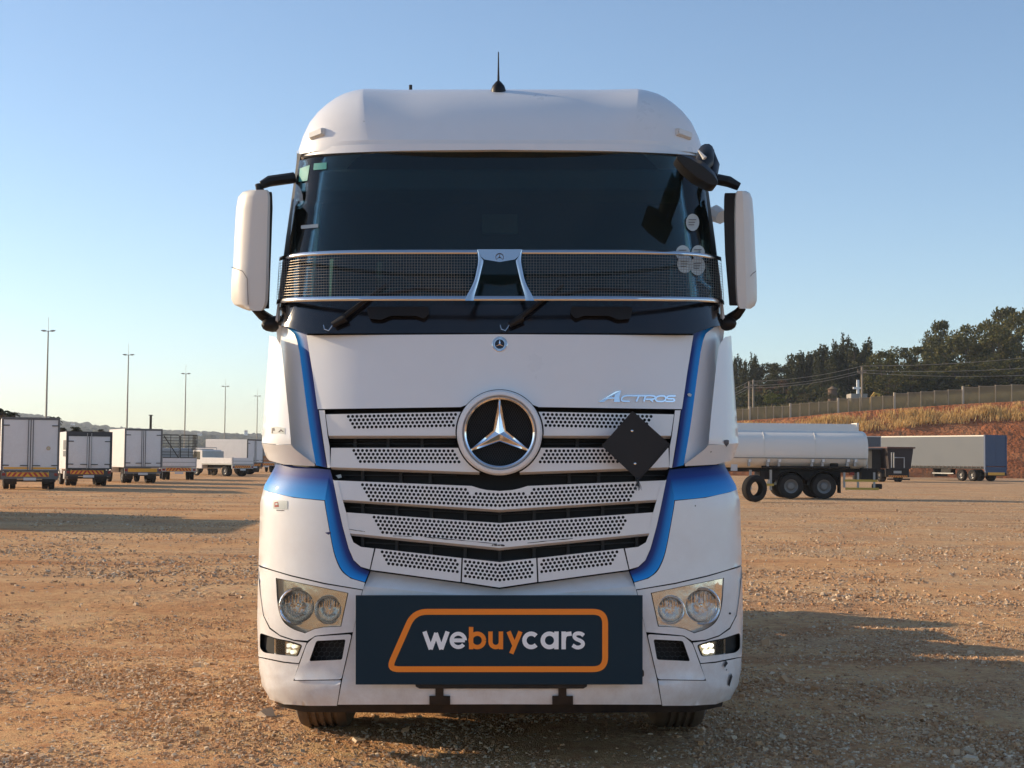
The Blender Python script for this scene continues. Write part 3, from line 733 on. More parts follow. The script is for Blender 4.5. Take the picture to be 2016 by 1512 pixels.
top1 = [(x, max(y + .25, Y0 + 1.25), z + .004) for x, y, z in rows[-1]]; top2 = [(x, back, 3.62) for x, y, z in rows[-1]]
rows += [top1, top2]
V = [p for r_ in rows for p in r_]; Fc = [(j * n + i, j * n + i + 1, (j + 1) * n + i + 1, (j + 1) * n + i) for j in range(len(rows) - 1) for i in range(n - 1)]
for s in (0, n - 1):             # flanks run back from the front curve
    k = len(V)
    for j in range(len(Zr)): x, y, z = rows[j][s]; V.append((x, back, z))
    for j in range(len(Zr) - 1): Fc.append((j * n + s, (j + 1) * n + s, k + j + 1, k + j))
obj('roof_cap', loc3(V), Fc, WHITE, TK, ang=16)
ROOFS = Surf([(3.0, 1.13), (3.3, 1.10)], [(3.0, .325), (3.3, .335)], C=.46)
ruled('roof_lip', [(583, 297), (600, 293), (680, 286), (800, 283), (985, 282)], [(588, 311), (605, 306), (680, 301), (800, 297), (985, 295)], ROOFS, WHITE, TK, -.012, -.018, 40, 3, mirror=True)
ruled('roof_lip_underside', [(588, 311), (605, 306), (680, 301), (800, 297), (985, 295)], [(590, 315), (608, 310), (680, 305), (800, 301), (985, 299)], ROOFS, CREAM, TK, -.018, .03, 40, 1, mirror=True)
for sgn in (1, -1):
    ml = bpy.data.objects.new('marker_lamp', None); link(ml, TK)
    c_ = Vector(loc3([(-.985 * sgn, roof_y(.985, 3.305) + .006, roof_z(.985, 3.305))])[0])
    M = Matrix.Translation(c_) @ Matrix.Rotation(sgn * R(-40), 4, 'Z') @ Matrix.Rotation(R(sgn * -7), 4, 'Y')
    MB().box(-.055, .055, -.02, .06, -.022, .022, M).build('marker_base', CREAM, ml, bevel=.008)
    MB().box(-.050, .050, -.026, -.02, -.014, .018, M).build('marker_lens', mat('marker_lens_clear', (.72, .72, .70), .25), ml, bevel=.004)
    for dx in (-.03, .03): MB().lathe([(.004, -.027), (.0003, -.0275)], 8, M @ Vector((dx, -.0, 0)), ax=1).build('screw', STICKD, ml)
# antenna and stub
ac = loc3(np.array([[-.012, roof_y(0, 3.57) - .01, 3.572]]))[0]
an = bpy.data.objects.new('antenna', None); link(an, TK)
MB().lathe([(.042, -.01), (.041, .012), (.034, .034), (.020, .052), (.010, .062), (.0005, .066)], 28, ac, ax=2).build('antenna_base', BLACKP, an)
MB().path([ac + np.array([0, 0, .055]), ac + np.array([0, 0, .14]), ac + np.array([0, 0, .225])], .004, 8, rs=[.007, .0045, .003]).build('antenna_rod', BLACKP, an)
MB().tube(loc3([[-.52, Y0 + 1.05, 3.63]])[0], loc3([[-.52, Y0 + 1.05, 3.705]])[0], .010, 8).build('roof_stub', BLACKP, TK)

# --- stone guard
gd = bpy.data.objects.new('stone_guard', None); link(gd, TK)
gt = [(541, 510), (560, 503), (600, 497), (680, 493), (800, 492), (942, 492)]; gt2 = [(541, 518), (560, 511), (600, 505), (680, 501), (800, 500), (940, 500)]
gb = [(537, 592), (560, 587), (600, 585), (680, 583.5), (800, 583), (934, 583)]; gb2 = [(537, 601), (560, 596), (600, 594), (680, 592.5), (800, 592), (934, 592)]
ruled('guard_rail', gt, gt2, GUARD, STEEL, gd, -.004, -.004, 40, 3, dip=-.006, mirror=True)
ruled('guard_rail', gb, gb2, GUARD, STEEL, gd, -.004, -.004, 40, 3, dip=-.006, mirror=True)
ruled('guard_rail', [(934, 583), (985, 583)], [(934, 592), (985, 592)], GUARD, STEEL, gd, -.004, -.004, 6, 3, dip=-.006, mirror=True, smooth_in=False)
ruled('guard_end', [(541, 508), (537, 604)], [(545, 508), (541, 604)], GUARD, STEEL, gd, -.002, -.002, 10, 1, mirror=True, smooth_in=False)
ruled('guard_strut', [(941, 491), (943, 512), (940, 532), (934, 556), (920, 583), (917, 592)], [(950, 511), (953, 514), (949, 532), (943, 556), (936, 580), (934, 592)], GUARD, STEEL, gd, -.010, -.010, 20, 3, dip=-.005, mirror=True)
panel('guard_plate', [(941, 491), (985, 491), (1029, 491), (1022, 505), (1015, 511), (985, 516), (955, 511), (948, 505)], GUARD, STEEL, gd, off=-.014, thick=.003, grid=0, bevel=.001)
gc = loc3(T([(985, 506.5)], GUARD, -.0150))[0]
lg = MB(); q_ = 8.2 * px_m
lg.lathe([(q_, -.0008), (q_, -.0016), (q_ * .86, -.0016), (q_ * .86, -.0008)], 30, gc, ax=1)
for a in (90, 210, 330):
    t = Vector((math.cos(R(a)), 0, math.sin(R(a)))); s = Vector((-t.z, 0, t.x))
    lg.add([Vector(gc) + t * q_ * .86 + Vector((0, -.0016, 0)), Vector(gc) + s * q_ * .14 + Vector((0, -.0016, 0)), Vector(gc) - s * q_ * .14 + Vector((0, -.0016, 0))], [(0, 1, 2)])
lg.build('guard_logo', STICKD, gd, smooth=False)
def guard_line(py, off): return off
def gt_y(x): return np.interp(x, [p[0] for p in gt2], [p[1] for p in gt2])
def gb_y(x): return np.interp(x, [p[0] for p in gb], [p[1] for p in gb])
wire = MB()
xs = []; 
Xm = np.arange(.128, 1.204, .0142)
for X in Xm:                     # uprights at even spacing along the curved guard
    t = min(X / 1.2, .999)
    yy = float(GUARD.y(np.array([X]), np.array([2.45]))[0]); px = 985 - X * F / yy
    yt, yb = float(gt_y(px)), float(gb_y(px))
    if px > 921: yt = yt; yb = 500 + (583 - 500) * max(0, min(1, (942 - px) / 21.))
    q = loc3(T([(px, yt), (px, (yt + yb) / 2), (px, yb)], GUARD, .002)); wire.path(q, .0010, 4, cap=False)
for k in range(1, 15):
    v = k / 15; line = []
    xe = 921 + (942 - 921) * (1 - v) ** .7
    for x in list(np.linspace(540.5, 575, 8)) + list(np.linspace(590, xe, 14)): line.append((x, gt_y(x) * (1 - v) + gb_y(x) * v))
    wire.path(loc3(T(line, GUARD, .0)), .0010, 4, cap=False)
w1 = wire.build('wire_mesh', WIRE, gd, smooth=False)
w2 = MB(); w2.v = [(-a, b, c) for a, b, c in wire.v]; w2.f = wire.f; w2.build('wire_mesh', WIRE, gd, smooth=False)

# --- door mirrors
def door_mirror(sgn, xo, xfold, xi, xb, ys, yaw):
    """xo outer edge, xfold facet line, xi inner edge of the white shell, xb inner edge of the black frame (pixels per row)"""
    dm = bpy.data.objects.new('door_mirror', None); link(dm, TK); Ym = Y0 + .36
    def w(px, py, dy=0.0): t = Flat(Ym + dy); return loc3(T([(px, py)], t))[0]
    rows = []
    for (py, o, f, i) in ys:
        pts = [w(o, py, .24), w(o, py, .13), w(o + (f - o) * .18, py, .055), w(o + (f - o) * .55, py, .02), w(f, py, 0), w(i - (i - f) * .15, py, .0), w(i, py, .02), w(i, py, .24)]
        rows.append(pts)
    m = len(rows[0]); V = [p for r_ in rows for p in r_]; Fc = [(j * m + k, j * m + k + 1, (j + 1) * m + k + 1, (j + 1) * m + k) for j in range(len(rows) - 1) for k in range(m - 1)]
    Fc += [tuple(range(m)), tuple(reversed(range((len(rows) - 1) * m, len(rows) * m)))]
    mbx = MB(); mbx.v = [tuple(p) for p in V]; mbx.f = Fc; mbx.build('mirror_shell', CREAM, dm, ang=30)
    # black frame holding the mirror glass
    r2 = []
    for (py, o, f, i) in ys[1:-1]:
        b = xb(py); r2.append([w(i - (b - i) * .05, py, .03), w(b, py, .05), w(b, py, .26), w(i, py, .26)])
    m2 = 4; V = [p for r_ in r2 for p in r_]; Fc = [(j * m2 + k, j * m2 + k + 1, (j + 1) * m2 + k + 1, (j + 1) * m2 + k) for j in range(len(r2) - 1) for k in range(m2 - 1)] + [(0, 1, 2, 3), tuple((len(r2) - 1) * m2 + k for k in (3, 2, 1, 0))]
    mbx = MB(); mbx.v = [tuple(p) for p in V]; mbx.f = Fc; mbx.build('mirror_frame', BLACKP, dm, bevel=.006)
    return dm, w
ysL = [(374, 492, 505, 526), (378, 478, 503, 530), (388, 469, 502, 532), (410, 465, 501, 532), (470, 461.5, 497, 531), (524, 459.5, 493, 530), (532, 457, 492, 530), (560, 455.5, 491, 529.5), (590, 455.5, 491, 528), (600, 461, 491, 526), (608, 478, 492, 522), (612, 490, 498, 516)]
dmL, wL = door_mirror(1, 0, 0, 0, lambda y: np.interp(y, [376, 400, 600], [535, 537, 530]), ysL, 0)
MB().path([wL(456, 526, -.002), wL(478, 534, -.002), wL(487, 548, -.002), wL(489, 600, -.002)], .0018, 5).build('shell_seam', STICKD, dmL, smooth=False)
mbx = MB(); mbx.path([wL(514, 365, .15), wL(530, 357, .15), wL(580, 350, .2)], .03, 8, rs=[.022, .030, .030]); mbx.path([wL(509, 362, .15), wL(511, 374, .15), wL(520, 384, .15)], .02, 8); mbx.build('mirror_arm', BLACKP, dmL, bevel=.004)
mbx = MB(); mbx.path([wL(502, 606, .12), wL(516, 620, .14), wL(545, 640, .2)], .03, 8, rs=[.024, .028, .032]); mbx.build('mirror_arm', BLACKP, dmL)
MB().path([wL(515, 640, .12), wL(518, 640, .12), wL(524, 639.5, .13), wL(534, 639, .14), wL(556, 636, .2)], .04, 14, rs=[.006, .022, .034, .042, .045]).build('mirror_foot', BLACKP, dmL)
ysR = [(376, 1468, 1462, 1452), (380, 1476, 1462, 1449), (392, 1481, 1463, 1447), (430, 1484, 1464, 1446), (500, 1487, 1467, 1447), (534, 1489, 1468, 1447.5), (560, 1490, 1469, 1448), (592, 1490, 1470, 1450), (602, 1486, 1470, 1452), (608, 1478, 1470, 1456)]
dmR, wR = door_mirror(-1, 0, 0, 0, lambda y: np.interp(y, [376, 400, 480, 600], [1427, 1425, 1426, 1436]), ysR, 0)
MB().path([wR(1489, 534, -.002), wR(1482, 539, -.002), wR(1478, 544, -.002)], .0018, 5).build('shell_seam', STICKD, dmR, smooth=False)
MB().path([wR(1455, 368, .15), wR(1435, 358, .15), wR(1400, 351, .22)], .03, 8, rs=[.022, .030, .030]).build('mirror_arm', BLACKP, dmR)
MB().path([wR(1462, 606, .12), wR(1452, 618, .14), wR(1425, 636, .2)], .03, 8, rs=[.022, .028, .032]).build('mirror_arm', BLACKP, dmR)
MB().path([wR(1450, 637, .12), wR(1447, 637, .12), wR(1441, 637, .13), wR(1432, 636.5, .14), wR(1412, 634, .2)], .04, 14, rs=[.006, .022, .034, .042, .045]).build('mirror_foot', BLACKP, dmR)
MB().path([wR(1406, 420, .5), wR(1420, 428, .45)], .05, 8, rs=[.05, .04]).build('mirror_back', CREAM, dmR)
# front (ramp) mirror over the passenger corner of the screen
fm = bpy.data.objects.new('front_mirror', None); link(fm, TK)
def w3(px, py, y): return loc3(T([(px, py)], Flat(y)))[0]
yf = Y0 - .02
head = MB()
a0, a1 = np.array(w3(1333, 311, yf)), np.array(w3(1411, 366, yf + .06))
ax_ = (a1 - a0); ax_n = ax_ / np.linalg.norm(ax_); up = np.cross(ax_n, [0, 1, 0]); up /= np.linalg.norm(up); L_ = np.linalg.norm(ax_)
if up[2] < 0: up = -up
sec = []
for s, hgt in ((0, .014), (.04, .028), (.25, .052), (.55, .064), (.85, .050), (.97, .028), (1, .014)):
    c_ = a0 + ax_ * s
    sec.append([c_ + up * hgt, c_ + up * hgt * .5 + np.array([0, -.05, 0]), c_ - up * hgt * .55 + np.array([0, -.055, 0]), c_ - up * hgt * .8, c_ - up * hgt * .6 + np.array([0, .11, 0]), c_ + up * hgt * .6 + np.array([0, .11, 0])])
m = 6; head.v = [tuple(p) for r_ in sec for p in r_]
head.f = [(j * m + k, j * m + (k + 1) % m, (j + 1) * m + (k + 1) % m, (j + 1) * m + k) for j in range(len(sec) - 1) for k in range(m)] + [tuple(range(m)), tuple(reversed(range((len(sec) - 1) * m, len(sec) * m)))]
head.build('mirror_head', BLACKP, fm, bevel=.003)
MB().path([w3(1374, 340, yf + .06), w3(1388, 318, yf + .14), w3(1391, 300, yf + .34)], .03, 10, rs=[.036, .048, .044]).build('mirror_bracket', BLACKP, fm)
MB().path([w3(1405, 348, yf + .1), w3(1404, 325, yf + .3), w3(1390, 296, yf + .42)], .025, 10, rs=[.024, .036, .040]).build('mirror_bracket', BLACKP, fm)
MB().path([w3(1376, 296, yf + .06), w3(1389, 312, yf + .04)], .008, 6, rs=[.004, .012]).build('bracket_cap', CREAM, fm)

# --- cab sides with window, back wall, floor
for sgn in (-1, 1):
    zs = [.37, .45, .7, 1.0, 1.33, 1.42, 1.52, 1.8, 2.1, 2.3, 2.6, 2.9, 3.16]
    ol = [(Y0 + (.485 if z < 2.15 else .345) + float(interp(z, bb)), z) for z in zs] + [(Y0 + 2.35, 3.16), (Y0 + 2.35, 1.0), (Y0 + 2.0, 1.0), (Y0 + 1.95, .75), (Y0 + .86, .75), (Y0 + .82, .37)]
    win = round_poly([(Y0 + .74, 2.24), (Y0 + .93, 3.02), (Y0 + 1.62, 3.04), (Y0 + 1.62, 2.24)], .06, 3)
    vs_, tr_ = tri_panel(resample(ol, .15), [resample(win, .12)], .15)
    def side(ins_): return loc3([(sgn * (float(interp(z, Wb)) * .9985 - ins_), y, z) for y, z in vs_])
    V_, F_ = solid_from(side(0), side(.03), tr_)
    o = obj('cab_side', V_, F_, WHITE, TK); bm = bmesh.new(); bm.from_mesh(o.data); bmesh.ops.recalc_face_normals(bm, faces=bm.faces); bm.to_mesh(o.data); bm.free()
    obj('side_window', loc3([(sgn * (float(interp(z, Wb)) - .018), y, z) for y, z in win]), [tuple(range(len(win)))], SIDEGLASS, TK, smooth=False)
def tb(name, x0, x1, y0, y1, z0, z1, m, bevel=0.0, parent=None):
    o = MB().box(x0, x1, y0 - ROOT_LOC.y, y1 - ROOT_LOC.y, z0, z1).build(name, m, parent or TK, smooth=bool(bevel), bevel=bevel); return o
tb('cab_back_wall', -1.17, 1.17, Y0 + 2.33, Y0 + 2.37, 1.0, 3.6, INTER)
tb('cab_floor', -1.1, 1.1, Y0 + .6, Y0 + 2.33, 1.25, 1.30, INTER)
tb('bunk', -1.12, 1.12, Y0 + 1.75, Y0 + 2.32, 1.9, 2.15, FABRIC, .03)
tb('bunk_curtain', -1.13, 1.13, Y0 + 1.66, Y0 + 1.69, 1.6, 3.14, mat('curtain_grey', (.03, .03, .036), .9, var=.3, vscale=3))
tb('overhead_shelf', -1.05, 1.05, Y0 + .52, Y0 + .95, 3.0, 3.12, mat('headliner_grey', (.06, .06, .065), .9), .02)
tb('dashboard', -1.10, 1.10, Y0 + .36, Y0 + .92, 1.95, 2.30, DASH, .06)
tb('instrument_hood', -.78, -.30, Y0 + .62, Y0 + .92, 2.28, 2.40, DASH, .05)
tb('rear_wall_picture', -.12, .10, Y0 + 1.62, Y0 + 1.65, 2.93, 3.05, mat('picture_grey', (.09, .10, .12), .6), .005)
tb('dash_screen', -.12, .12, Y0 + .90, Y0 + .93, 2.30, 2.42, BLACKG, .005)
for x in (-.62, .62):
    s_ = bpy.data.objects.new('seat', None); link(s_, TK)
    tb('seat_cushion', x - .26, x + .26, Y0 + 1.0, Y0 + 1.5, 1.72, 1.9, FABRIC, .06, s_)
    tb('seat_backrest', x - .25, x + .25, Y0 + 1.46, Y0 + 1.62, 1.85, 2.55, FABRIC, .06, s_)
    tb('headrest', x - .14, x + .14, Y0 + 1.48, Y0 + 1.60, 2.57, 2.78, FABRIC, .05, s_)
    MB().path([loc3([(x * 1.62, Y0 + 1.45, 2.75)])[0], loc3([(x * 1.63, Y0 + 1.42, 2.3)])[0], loc3([(x * 1.55, Y0 + 1.3, 1.95)])[0]], .022, 4).build('seat_belt', DASH, s_)
sw = MB(); M = Matrix.Translation(Vector((-.56, Y0 + .98 - ROOT_LOC.y, 2.36))) @ Matrix.Rotation(R(-35), 4, 'X')
pts = [M @ Vector((.21 * math.cos(t), 0, .21 * math.sin(t))) for t in np.linspace(0, 2 * math.pi, 33)]
sw.path(pts, .014, 8, cap=False); 
for a in (200, 340): sw.tube(M @ Vector((0, 0, 0)), M @ Vector((.2 * math.cos(R(a)), 0, .2 * math.sin(R(a)))), .014, 6)
sw.build('steering_wheel', DASH, TK)

# --- chassis, axles and wheels
for x in (-.42, .42): tb('chassis_rail', x - .04, x + .04, Y0 + .5, Y0 + 9.3, .75, 1.0, CHASSIS)
tb('front_cross_member', -.9, .9, Y0 + .35, Y0 + .6, .42, .75, CHASSIS)
tb('engine_block', -.45, .45, Y0 + .9, Y0 + 2.6, .55, 1.2, CHASSIS, .05)
tb('front_axle', -.9, .9, Y0 + 1.36, Y0 + 1.5, .42, .56, CHASSIS, .03)
tb('fuel_tank', 0.55, 1.2, Y0 + 2.5, Y0 + 5.2, .40, 1.05, mat('tank_alloy', (.5, .5, .5), .35, metal=1), .12)
tb('battery_box', -1.2, -.6, Y0 + 2.5, Y0 + 5.3, .32, 1.05, CHASSIS, .03)
for x in (-1.0, 1.0):  # steps and arch liners extended low to block light under the cab
    tb('cab_step', x - .22, x + .12, Y0 + .50, Y0 + .90, .30, .8, BLACKP, .03); tb('wheel_arch_liner', x - .24, x + .2, Y0 + 1.98, Y0 + 2.45, .30, 1.2, BLACKP, .03)
for x in (-1.19, 1.19):  # unseen skirts, added to stop sunlight passing under the chassis
    tb('shadow_skirt', x - .02, x + .02, Y0 + 2.4, Y0 + 5.55, .24, 1.22, WHITE, .01); tb('shadow_skirt', x - .02, x + .02, Y0 + 6.85, Y0 + 7.65, .3, .98, WHITE, .01)
tb('rear_mudflap', -1.2, -.6, Y0 + 9.0, Y0 + 9.03, .3, .9, RUBBER); tb('rear_mudflap', .6, 1.2, Y0 + 9.0, Y0 + 9.03, .3, .9, RUBBER); tb('gearbox', -.35, .35, Y0 + 2.6, Y0 + 6.0, .35, .9, CHASSIS, .05)
tb('fifth_wheel', -.45, .45, Y0 + 6.7, Y0 + 7.7, 1.02, 1.16, CHASSIS, .05)
tb('air_deflector', -1.15, -1.1, Y0 + 2.37, Y0 + 2.8, 1.2, 3.4, WHITE, .02); tb('air_deflector', 1.1, 1.15, Y0 + 2.37, Y0 + 2.8, 1.2, 3.4, WHITE, .02)
def wheel_parts(parent, c, r, w, outer, tyre_m=None, rim_m=None, name='wheel', lug=True):
    """c centre, outer = +1/-1 side of the disc along x"""
    wh = bpy.data.objects.new(name, None); link(wh, parent); wh.location = c
    h = w / 2; rim = r * .56
    prof = [(rim, -h * .9), (rim * 1.12, -h), (r * .88, -h * 1.0), (r * .97, -h * .86), (r, -h * .66)]
    for g in (-.42, -.14, .14, .42):
        prof += [(r, h * (g - .07)), (r * .975, h * (g - .05)), (r * .975, h * (g + .05)), (r, h * (g + .07))]
    prof += [(r, h * .66), (r * .97, h * .86), (r * .88, h), (rim * 1.12, h), (rim, h * .9)]
    MB().lathe(prof, 44, (0, 0, 0), ax=0).build('tyre', tyre_m or RUBBER, wh)
    o = outer
    MB().lathe([(rim * 1.03, o * h * .92), (rim * .94, o * h * .86), (rim * .92, o * h * .35), (rim * .62, o * h * .2), (rim * .55, o * h * .55), (rim * .5, o * h * .62), (rim * .42, o * h * .62), (rim * .40, o * h * .85), (.001, o * h * .88)], 28, (0, 0, 0), ax=0).build('rim', rim_m or RIMM, wh)
    MB().lathe([(rim * 1.0, -o * h * .9), (rim * .9, -o * h * .3), (.001, -o * h * .3)], 20, (0, 0, 0), ax=0).build('rim_back', CHASSIS, wh)
    if lug:
        lg_ = MB()
        for k in range(8): a = R(45 * k); lg_.lathe([(.016, o * h * .55), (.016, o * h * .72), (.001, o * h * .72)], 6, (0, rim * .58 * math.cos(a), rim * .58 * math.sin(a)), ax=0)
        lg_.build('wheel_nuts', rim_m or RIMM, wh)
    return wh
for x in (-1.02, 1.02): wheel_parts(TK, (x, Y0 + 1.43 - ROOT_LOC.y, .500), .510, .315, 1 if x > 0 else -1, tyre_m=DUSTYTYRE)
for y in (6.2, 8.3):
    for x in (-1.07, -.74, .74, 1.07): wheel_parts(TK, (x, Y0 + y - ROOT_LOC.y, .505), .505, .28, 1 if x > 0 else -1)
    for x in (-.905, .905):
        mbx = MB(); prof_ = [(math.cos(R(a)) * .60, math.sin(R(a)) * .60) for a in range(10, 171, 10)]
        k = len(prof_); mbx.v = [(x + s * .31, Y0 + y - ROOT_LOC.y + u, .505 + v) for s in (-1, 1) for u, v in prof_]; mbx.f = [(i, i + 1, k + i + 1, k + i) for i in range(k - 1)]
        mbx.build('mudguard', BLACKP, TK)

# --- placard holder, scuffs, small stickers
ph = bpy.data.objects.new('placard_holder', None); link(ph, TK)
panel('placard_plate', [(1247, 809), (1321, 875), (1259, 946), (1186, 878)], Flat(Y0 - .055), mat('placard_black', (.008, .008, .010), .55, var=.3, vscale=5), ph, off=0, thick=.008, grid=0, bevel=.002)
MB().path([loc3(T([q], Flat(Y0 - .056)))[0] for q in ((1259, 945), (1290, 911), (1320, 876))], .004, 6).build('placard_fold', BLACKP, ph)
panel('placard_back', [(1225, 845), (1275, 845), (1275, 905), (1225, 905)], Flat(Y0 - .046), BLACKP, ph, off=0, thick=.10, grid=0, bevel=0)
for q in ((1246, 848.5), (1252, 913)): MB().lathe([(.006, .0), (.006, -.002), (.003, -.004), (.0003, -.004)], 12, loc3(T([q], Flat(Y0 - .056)))[0], ax=1).build('rivet', STEEL, ph)
tuft = MB()
for i in range(26):
    b0 = Vector(loc3(T([(1258 + rng.normal(0, 1.5), 944)], Flat(Y0 - .05)))[0]); d = Vector((rng.normal(0, .012), rng.normal(-.004, .006), -.04 - rng.random() * .02)); tuft.path([b0, b0 + d * .5, b0 + d], .0008, 3, cap=False)
tuft.build('frayed_string', mat('string_grey', (.05, .06, .07), .9), ph, smooth=False)
def scuff(poly, off=-.0012, m=SCUFF, sgnmir=False, surf=BODY, name='paint_scuff'): panel(name, poly, surf, m, TK, off=off, thick=.0006, grid=4, bevel=0, step=4)
def jag(x0, y0, x1, y1, w, n=9):
    a = [(x0 + (x1 - x0) * i / n, y0 + (y1 - y0) * i / n - w * random.random()) for i in range(n + 1)]; b = [(x0 + (x1 - x0) * i / n, y0 + (y1 - y0) * i / n + w * random.random() + .2) for i in range(n + 1)]
    return a + b[::-1]
for args in ((835, 1057, 890, 1062, 1.6), (890, 1062, 980, 1071, .9), (970, 1073, 995, 1074, 2.2), (688, 1042, 720, 1047, .6), (1040, 1069, 1130, 1060, .9), (775, 1055, 812, 1056, .7)): scuff(jag(*args), off=.0015)
scuff([(1430, 1300), (1434, 1306), (1428, 1315), (1426, 1310)], -.002); scuff([(1440, 1325), (1443, 1332), (1437, 1352), (1434, 1348)], -.002); scuff([(1431, 1317), (1433, 1319), (1430, 1321)], -.002)
for q in ((520, 1217), (1438, 1208)): scuff(circle(q[0], q[1], 2.3, 10), .0045)
scuff([(641, 1049), (652, 1047), (653, 1050), (648, 1053)], -.001, m=mat('scuff_navy', (.02, .03, .12), .5))
scuff([(1354, 776), (1358, 774), (1363, 777), (1361, 781), (1356, 780)], .012, m=STICK)
scuff([(668 - 6, 936), (672, 934), (674, 940), (667, 942)], .05, m=STICK)
scuff(round_poly([(538, 985), (567, 986), (567, 1003), (538, 1002)], 2, 2), -.0020, STICK, name='small_sticker'); scuff([(541, 989), (548, 988), (550, 998), (541, 999)], -.0030, STICKR, name='sticker_icon'); scuff([(543, 991), (547, 990.5), (547.5, 994), (543, 994.5)], -.0038, STICK, name='sticker_icon'); scuff([(545, 1004), (560, 1004.5), (560, 1006), (545, 1005.6)], -.002, STICKD, name='sticker_print')
panel('torn_sticker', [(534, 841), (545, 840), (562, 843), (562, 855), (548, 853), (534, 855)], FIN, STICK, TK, off=-.0370, thick=.0006, grid=4, bevel=0, step=5)
for poly in ([(536, 843), (541, 842.5), (542, 848), (538, 849), (538, 853), (535.5, 853)], [(548, 851), (554, 845), (560, 851), (556, 850), (554, 848), (552, 851)]): panel('sticker_print', poly, FIN, STICKD, TK, off=-.0382, thick=.0004, grid=3, bevel=0, step=5)
panel('shield_mark', [(1426, 867), (1432, 866), (1436, 867), (1436, 873), (1431, 880), (1427, 874)], FIN, STICKD, TK, off=-.0375, thick=.0006, grid=4, bevel=0, step=4)

# ------------------------------------------------------------------ dealer mark overlaid on the number plate, built as a solid board
board = empty('dealer_mark_board', (0, 0, 0)); tag(board, 'dark navy dealer mark with orange outlined lettering overlaid on the number plate, built as a board', 'overlay board')
BY = Y0 - .040
board.location = truck.location; board.rotation_euler = truck.rotation_euler
def on_board(o0, o1):
    f0, f1 = Flat(BY + o0), Flat(BY + o1)
    def fn(x, y, back): return loc3(T([(x, y)], f1 if back else f0))[0]
    return fn
panel('board_plate', [(702, 1172), (1267, 1172), (1267, 1348), (702, 1348)], Flat(BY), NAVY, board, off=0, thick=.014, grid=0, bevel=.0015, step=200)
outer = round_poly([(813, 1199), (1199, 1199), (1199, 1323.5), (752, 1323.5)], 38, 9)
def inset(poly, d):
    n = len(poly); out = []
    for i in range(n):
        a, p, b = np.array(poly[i - 1]), np.array(poly[i]), np.array(poly[(i + 1) % n]); t = (b - a) / np.hypot(*(b - a)); out.append(tuple(p + np.array([-t[1], t[0]]) * d))
    return out
outer = round_poly([(813, 1199), (1199, 1199), (1199, 1323.5), (758, 1323.5)], 30, 10)
inner = inset(outer, 11.5)
fb = on_board(-.0025, .0); mbx = MB(); n = len(outer)
mbx.v = [tuple(fb(x, y, 0)) for x, y in outer] + [tuple(fb(x, y, 0)) for x, y in inner] + [tuple(fb(x, y, 1)) for x, y in outer] + [tuple(fb(x, y, 1)) for x, y in inner]
for i in range(n):
    j = (i + 1) % n; mbx.f += [(i, j, n + j, n + i), (i, 2 * n + i, 2 * n + j, j), (n + i, n + j, 3 * n + j, 3 * n + i)]
mbx.build('board_outline', ORANGE, board, smooth=False)
def arc_px(cx, cy, r, a0, a1, n=18, ry=None): return [(cx + r * math.cos(R(a0 + (a1 - a0) * i / n)), cy - (ry or r) * math.sin(R(a0 + (a1 - a0) * i / n))) for i in range(n + 1)]
def letter(strokes, m, w=8.6):
    mbx = MB()
    for si, pts in enumerate(strokes):
        f0 = on_board(-.0025 - .00025 * si, .0); L = strok(pts, w); n = len(L); k = n // 2; o = len(mbx.v)
        mbx.v += [tuple(f0(x, y, 0)) for x, y in L] + [tuple(f0(x, y, 1)) for x, y in L]
        for i in range(k - 1): a, b, c, d = o + i, o + i + 1, o + n - 2 - i, o + n - 1 - i; mbx.f += [(a, b, c, d), (a, n + a, n + b, b), (d, c, n + c, n + d)]
        mbx.f += [(o, o + n - 1, o + 2 * n - 1, o + n), (o + k - 1, o + n + k - 1, o + n + k, o + k)]
    mbx.build('lettering', m, board, smooth=False)
xm, xt, xb = 1261, 1243.5, 1278.5; rr_ = 13.2
letter([[(837.5, xt), (850, xb)], [(849.5, xb), (861, xt + 3)], [(859.5, xt + 3), (871, xb)], [(870.5, xb), (883, xt)]], WTEXT)
letter([arc_px(904, xm, rr_, 0, 322, 26), [(893, xm), (917, xm)]], WTEXT, 7.6)
letter([[(929.3, 1234.5), (929.3, xb)], arc_px(941.5, xm, rr_, 0, 360, 28)], ORANGE)
letter([[(967.5, xt), (967.5, 1263)] + arc_px(977.8, 1264, 10.2, 180, 360, 14) + [(988, 1262), (988, xt)], [(988, xt), (988, xb)]], ORANGE)
letter([[(1003, xt), (1015.5, 1273)], [(1026.5, xt), (1008.5, 1287)]], ORANGE)
letter([arc_px(1047.5, xm, rr_, 42, 318, 24)], WTEXT)
letter([arc_px(1083.5, xm, rr_, 0, 360, 28), [(1097.3, xt), (1097.3, xb)]], WTEXT)
letter([[(1111.5, xt), (1111.5, xb)], [(1111.6, 1262), (1112.5, 1254), (1117, 1248.8), (1127, 1247.6)]], WTEXT)
letter([smooth_line([(1151, 1251.5), (1146, 1248), (1139, 1247.2), (1133.5, 1249.5), (1133, 1254.5), (1137, 1258.5), (1144, 1261.5), (1149, 1265.5), (1148.5, 1271), (1143, 1274.6), (1136, 1274.6), (1129, 1270.5)], 4)], WTEXT, 7.6)
for x in (740, 985, 1230): tb2 = MB().box(*(lambda c: (c[0] - .02, c[0] + .02, c[1] + .014, c[1] + .040, c[2] - .02, c[2] + .02))(loc3(T([(x, 1260)], Flat(BY)))[0])).build('board_clip', BLACKP, board, smooth=False)

